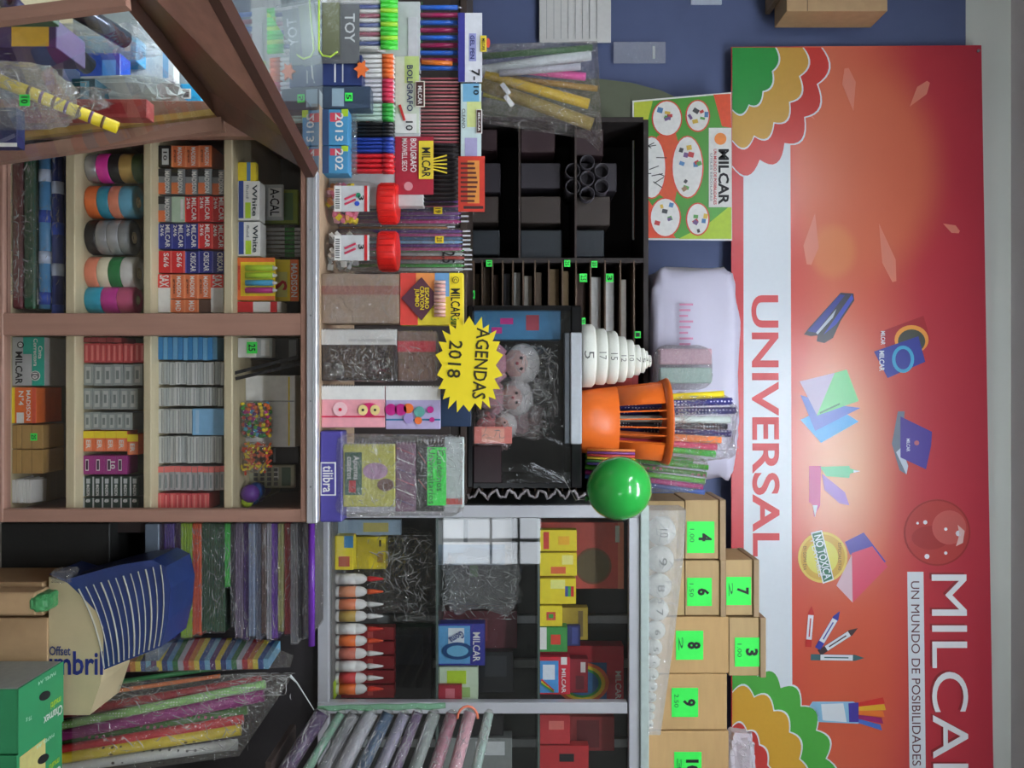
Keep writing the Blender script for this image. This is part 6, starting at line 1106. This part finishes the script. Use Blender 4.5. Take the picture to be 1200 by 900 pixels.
# cartons the ream stands on
zk = P(56, 0, 2.23).z
for k, (a, b) in enumerate(((682, 722), (724, 780), (782, 850))): X0, X1 = P(0, a, 2.23).x, P(0, b, 2.23).x; o = MB().box(-(X1 - X0) / 2 + .001, (X1 - X0) / 2 - .001, 0, .18, 0, zk - .001 - (.0 if k else .012), .002).obj('kraft_carton', CARD, None, ((X0 + X1) / 2, 2.23, 0)); tag(o, ['tan carton low on the floor nearest the counter', 'middle tan carton low behind the wrapped ream', 'tan carton low behind the green cartons'][k], 'carton')
t = bag('green_parcel', 'small kraft parcel with a green plastic cap before the ream', 'parcel', (0, 57, 697, 720), 2.14, .08, M(70, 150, 90, .3, 0, .2, 20, .4), 91, base=P(20, 0, 2.14).z, amp=.1, part='green_cap')
t.location.z = 0; t.children[0].location.z = P(30, 0, 2.14).z; MB().box(-.028, .028, .005, .075, 0, P(40, 0, 2.14).z, .004).obj('kraft_body', CARD, t); 
t.children[0].scale = (1, 1, .62)
# wrapped ream
RY = 2.235; t = thing('wrapped_ream', 'big kraft and blue striped paper ream lettered Offset umbril', 'ream', (P(0, 750, RY).x, RY, zk))
o_r = t.location
def rp(px, py, dy=0): v = P(px, py, RY) - o_r; return (v.x, v.z)
kraft = [rp(56, 676), rp(79, 683), rp(97, 700), rp(112, 716), rp(121, 735), rp(121, 770), rp(118, 800), rp(105, 838), rp(56, 838)]
kraft = [(x, max(z, 0.0)) for x, z in kraft]
blue = [rp(54, 673), rp(78, 679), rp(110, 670), rp(140, 662), rp(178, 656), rp(194, 664), rp(200, 690), rp(197, 726), rp(189, 758), rp(122, 785), rp(121, 735), rp(112, 716), rp(97, 700), rp(79, 683)]
blue = [(x, max(z, 0.0)) for x, z in blue]
KR = M(205, 190, 150, .6, 0, .06, 20); MB().prism(kraft, 0, .17).obj('kraft_wrap', KR, t)
MB().prism(blue, .0, .17).obj('blue_wrap', M(42, 62, 120, .35, 0, .15, 15, .2), t)
for k in range(12):
    f = k / 11; a = Vector(rp(92 + 96 * f, 690 - 28 * f)); b = Vector(rp(122 + 64 * f, 783 - 26 * f)); mid = (a + b) / 2 + Vector((-.004, .022))
    pts = [a * (1 - s) ** 2 + mid * 2 * s * (1 - s) + b * s * s for s in [i / 8 for i in range(9)]]
    MB().tube([(p.x, -.0008, p.y) for p in pts], .0018 + (k % 3 == 0) * .0008, 4).obj('pale_stripe', M(165, 165, 150, .5), t)
def rtext(s, px0, px1, py0, py1, m_):   # lettering reads sideways in the room
    a = rp(px0, py1); b = rp(px1, py0); me = text_mesh(s, .02, m_); cx_, cz_ = (a[0] + b[0]) / 2 if 0 else (rp(0, (py0 + py1) / 2)[0]), rp((px0 + px1) / 2, 0)[1]
    L = (px1 - px0) * RY / 1000; H = (py1 - py0) * RY / 1000; o = mesh_obj('lettering', me, None, t); o.matrix_local = Matrix(((0, 0, -H, cx_), (0, 1, 0, -.0015), (L, 0, 0, cz_), (0, 0, 0, 1)))
rtext('Offset', 58, 83, 757, 768, M(60, 70, 120)); rtext('umbril', 50, 121, 763, 791, M(40, 50, 130))
bag('', '', '', (56, 82, 668, 686), RY - .012, .06, FILMH, 95, amp=.2, child_of=t, part='film_end')
# shelf with pile of flat packs
SY_ = 2.44; zp = P(186, 0, SY_).z; xp0 = P(0, 614, SY_).x
ls = thing('low_shelf', 'dark low shelf behind the counter carrying the flat coloured packs', 'shelf', (0, SY_, 0))
MB().box(xp0, xp0 + .42, 0, .2, zp - .04, zp, .002).obj('board', M(120, 135, 152, .5), ls)
for x in (xp0, xp0 + .39): MB().box(x, x + .03, .03, .06, 0, zp - .04).obj('leg', M(60, 50, 48, .6), ls)
cl = [('dark violet', M(70, 45, 90, .4), 6, 750), ('purple', M(85, 60, 150, .35), 12, 752), ('dark plum', M(70, 45, 70, .4), 7, 742), ('lime', M(165, 205, 45, .4), 14, 750), ('orange', M(225, 95, 35, .4), 11, 746), ('dark green', M(35, 85, 50, .4), 28, 742), ('neon green', M(60, 200, 70, .4), 7, 690), ('black', M(40, 40, 42, .5), 5, 735), ('grey lilac', M(120, 105, 130, .35), 10, 750), ('violet', M(85, 55, 120, .4), 7, 752), ('silver blue', M(130, 145, 175, .3), 8, 748), ('steel grey', M(105, 110, 130, .3), 7, 752), ('brown', M(95, 75, 70, .4), 6, 745), ('pale silver', M(165, 165, 175, .3), 6, 752), ('bright purple', M(110, 60, 170, .35), 8, 750), ('olive', M(150, 150, 90, .4), 7, 742), ('dark red', M(140, 35, 45, .4), 8, 745), ('clear grey', M(130, 130, 135, .3), 9, 755), ('dark grey', M(60, 60, 66, .4), 6, 750), ('smoke', M(90, 90, 95, .35), 8, 748)]
z = zp + .0004
for k, (nm_, m_, hp, pe) in enumerate(cl):
    h = hp * SY_ / 1000 * .98; x1 = P(0, pe, SY_).x
    t = thing('foam_sheet_pack', f'{nm_} flat pack in the pile behind the counter end', 'sheet pack', (xp0, SY_ + random.uniform(0, .01), z), 'flat coloured packs')
    nl_ = max(2, hp // 3)
    for q in range(nl_): MB().box(.0, x1 - xp0 - random.uniform(0, .006), .002, .18, h * q / nl_, h * (q + .86) / nl_, .0008).obj('folded_sheet', m_, t)
    MB().box(-.002, x1 - xp0 + .003, 0, .182, 0, h - .0003, .002).obj('film_wrap', FILM, t); glint_ridges(t, .01, x1 - xp0 - .01, .001, h - .001, -.0015, 6 + int(hp * 1.5), 400 + k, .045, .0009, (.2 if hp > 9 else 0)); z += h
dk = MB().box(0, .17, 0, .2, 0, P(140, 0, 2.48).z, .003).obj('dark_gap_box', M(34, 35, 34, .6), None, (P(0, 613, 2.42).x, 2.42, 0)); tag(dk, 'dark low cupboard below the pile of flat packs', 'cupboard')  # dark box added to darken the gap over the lit floor
t = thing('purple_roll', 'shiny purple roll lying highest behind the counter corner', 'roll', P(368, 612, 2.42)); 
t.location.z = z + .011
MB().tube([(0, 0, 0), (.35, .0, -.0)], .0095, 12, hole=.003).obj('roll', M(110, 55, 165, .25), t, None, True)
# leaning bag of gift wrap rolls standing on the floor
def ext_floor(a, b): # extend b->a down to the floor
    d_ = a - b; f = (b.z - .012) / (b.z - a.z); return b + d_ * min(f, 2.2)
rolls = [((100, 832), (306, 797), .014, M(165, 35, 45, .3), 'red', 2.46), ((92, 846), (311, 802), .0125, DG, 'pale green dotted', 2.43), ((89, 858), (309, 815), .017, dotmat('glitter magenta', (150, 35, 120), (220, 120, 200), 160, .2), 'glittery magenta', 2.43),
         ((92, 868), (290, 832), .012, DGR, 'floral green', 2.46), ((88, 876), (285, 843), .014, DR, 'printed red', 2.43), ((86, 886), (282, 855), .016, DYL, 'printed yellow', 2.42), ((84, 898), (278, 872), .015, DW, 'printed white', 2.43), ((120, 812), (258, 792), .006, M(230, 120, 60, .4), 'thin orange', 2.47), ((118, 802), (260, 782), .007, M(70, 150, 90, .4), 'thin green', 2.49)]
for k, (a, b, r_, m_, nm_, Y) in enumerate(rolls):
    p0, p1 = P(*a, Y), P(*b, Y + .06); roll('gift_wrap_roll', f'{nm_} gift wrap roll leaning in the clear bag by the green cartons', 'gift wrap roll', ext_floor(p0, p1), p1, r_, m_, 'gift wrap rolls in the leaning bag', 14)
t = thing('roll_bag', 'clear plastic bag gathered over the leaning gift wrap rolls', 'bag', P(90, 850, 2.3))
q = [(85, 826), (120, 800), (300, 788), (342, 790), (338, 800), (280, 886), (84, 912)]; v0 = [P(a, b, 2.385) for a, b in q]; v1 = [P(a, b, 2.56) for a, b in q]; ol = t.location
MB().add([v - ol for v in v0 + v1], [tuple(range(7)), tuple(range(13, 6, -1))] + [(i, (i + 1) % 7, (i + 1) % 7 + 7, i + 7) for i in range(7)]).obj('bag_film', FILM, t)
glint_ridges(t, P(0, 800, 2.38).x - ol.x, P(0, 880, 2.38).x - ol.x, P(110, 0, 2.38).z - ol.z, P(290, 0, 2.38).z - ol.z, 2.383 - ol.y, 130, 216, .06, .0011, 1.3); glint_ridges(t, P(0, 792, 2.38).x - ol.x, P(0, 815, 2.38).x - ol.x, P(250, 0, 2.38).z - ol.z, P(335, 0, 2.38).z - ol.z, 2.383 - ol.y, 70, 217, .05, .001, 1.8)
MB().tube([P(340, 792, 2.3) - ol, P(348, 800, 2.3) - ol, P(368, 832, 2.3) - ol], .0018, 6, rs=[.004, .002, .001]).obj('twisted_end', LGREY, t)
# striped cardstock pack above them
t = thing('cardstock_pack', 'curved pack of rainbow striped card sheets under clear film', 'card pack', P(118, 786, 2.44)); ol = t.location
pal = [M(225, 205, 70, .4), M(50, 70, 130, .4), M(90, 150, 200, .4), M(60, 130, 80, .4), M(190, 190, 200, .4), M(190, 50, 60, .4), M(225, 140, 60, .4), M(235, 215, 80, .4), M(55, 90, 160, .4), M(120, 180, 210, .4), M(100, 60, 120, .4)]
glint_ridges(t, .04, .09, .06, .5, -.03, 50, 218, .05, .0009, 1.4); glint_ridges(t, .0, .08, .42, .56, -.02, 50, 219, .04, .001, 2.2)
n = 32
for k in range(n):
    f = k / n; px = 118 + 200 * f; bow = 7 * math.sin(PI * f); tpy = 782 - bow * 0 - 4 * f
    a = P(px, tpy, 2.44) - ol; b = P(px + 14, 757 - 5 * math.sin(PI * f) + 10 * (1 - f) ** 3, 2.56) - ol; wd = 200 / n * 2.45 / 1000 * .96
    MB().bar(a, b, .03, wd, (0, 0, 1)).obj('card_sheet', pal[k % 11], t)
mb = MB(); q = [(116, 788), (116, 776), (160, 760), (240, 748), (310, 754), (344, 768), (340, 782), (250, 787)]; v0 = [P(a, b, 2.40) - ol for a, b in q]; v1 = [P(a, b, 2.6) - ol for a, b in q]
mb.add(v0 + v1, [tuple(range(8)), tuple(range(15, 7, -1))] + [(i, (i + 1) % 8, (i + 1) % 8 + 8, i + 8) for i in range(8)]).obj('film_wrap', FILM, t)
# right-hand bundle of wrapped rolls, lying
hb = [('dark violet', M(75, 50, 90, .3), 340, 905, .02), ('mint green', M(120, 165, 140, .3), 363, 905, .012), ('grey', M(125, 125, 130, .3), 379, 905, .016), ('pale grey', M(165, 165, 172, .3), 400, 905, .02), ('slate blue', M(60, 85, 115, .3), 421, 905, .017), ('lilac grey', M(150, 145, 165, .3), 441, 905, .016), ('violet grey', M(120, 100, 130, .3), 458, 905, .014), ('sage grey', M(140, 150, 145, .3), 478, 905, .017), ('dusty rose', M(170, 115, 130, .3), 500, 905, .017), ('pale pink', M(215, 165, 175, .35), 522, 905, .017), ('soft mint', M(165, 190, 180, .35), 545, 905, .013)]
for k, (nm_, m_, px, _, r_) in enumerate(hb):
    p1 = P(px + 38 - k * 1.0 + 0, 835 + (k % 3), 2.34); p0 = P(px - 42 + k * 4.2, 960, 2.22)
    t = thing('wrapped_roll', f'{nm_} wrapped roll, {ORD[k]} from left in the bundle at the photo bottom', 'wrapped roll', p0, 'bundle of wrapped rolls')
    MB().tube([Vector((0, 0, 0)), (p1 - p0)], r_, 14, hole=r_ * .35).obj('paper_roll', m_, t, None, True)
    MB().tube([Vector((0, 0, 0)), (p1 - p0) * 1.0, (p1 - p0) * 1.04], r_, 14, rs=[r_ * 1.06, r_ * 1.06, r_ * .5]).obj('film_wrap', FILM, t, None, True)
    cr = glint_ridges(t, .0, (p1 - p0).length * .98, -r_ * .8, r_ * .8, -r_ * 1.06, 55, 500 + k, .035, .0009, 0); d_ = (p1 - p0).normalized(); ax = Vector((d_.x, d_.y, d_.z)); yv = Vector((0, 1, 0)); yv = (yv - ax * yv.dot(ax)).normalized(); zv = ax.cross(yv); cr.matrix_local = Matrix(((ax.x, yv.x, zv.x, 0), (ax.y, yv.y, zv.y, 0), (ax.z, yv.z, zv.z, 0), (0, 0, 0, 1)))
p = [P(372 + 150 * k / 8, 829 + (k % 2) * 1.5 - k * .3, 2.32) for k in range(9)]
o = MB().tube([v - p[0] for v in p], .007, 8, rs=[.004, .008, .007, .009, .008, .009, .008, .009, .008]).obj('green_film_strip', FILMG, None, p[0], True); tag(o, 'green tinted film strip along the ends of the wrapped rolls', 'film strip')
pts = [P(540 + 12 * math.cos(a) + 8, 842 - 12 * math.sin(a) * 1.2, 2.3) for a in [PI * k / 8 for k in range(9)]]
o = MB().tube([v - pts[0] for v in pts], .0035, 6).obj('pink_loop', M(235, 130, 100, .4), None, pts[0], True); tag(o, 'salmon pink looped tie at the end of the roll bundle', 'tie')
rk = thing('roll_rack', 'dark table under the bundle of wrapped rolls at photo bottom', 'table', (P(0, 960, 2.3).x, 2.24, 0)); MB().box(-.18, .3, 0, .25, P(318, 0, 2.3).z - .0, P(326, 0, 2.3).z, .002).obj('table_top', M(62, 50, 46, .6), rk)
for x in (.04, .26): MB().box(x, x + .03, .2, .23, 0, P(318, 0, 2.3).z).obj('leg', M(55, 45, 42, .6), rk)
# ---------------- label check
seen = {}
for o in COL.objects:
    if o.get('label') and o.get('category'):
        n = len(o['label'].split())
        if n < 4 or n > 16: print('LABELLEN', n, o.name, o['label'])
        seen.setdefault(o['label'], []).append(o)
for l, os_ in seen.items():
    if len(os_) > 1 and not os_[0].get('group'): print('DUP', l)
print('THINGS', sum(1 for o in COL.objects if o.get('category')), 'OBJS', len(COL.objects))
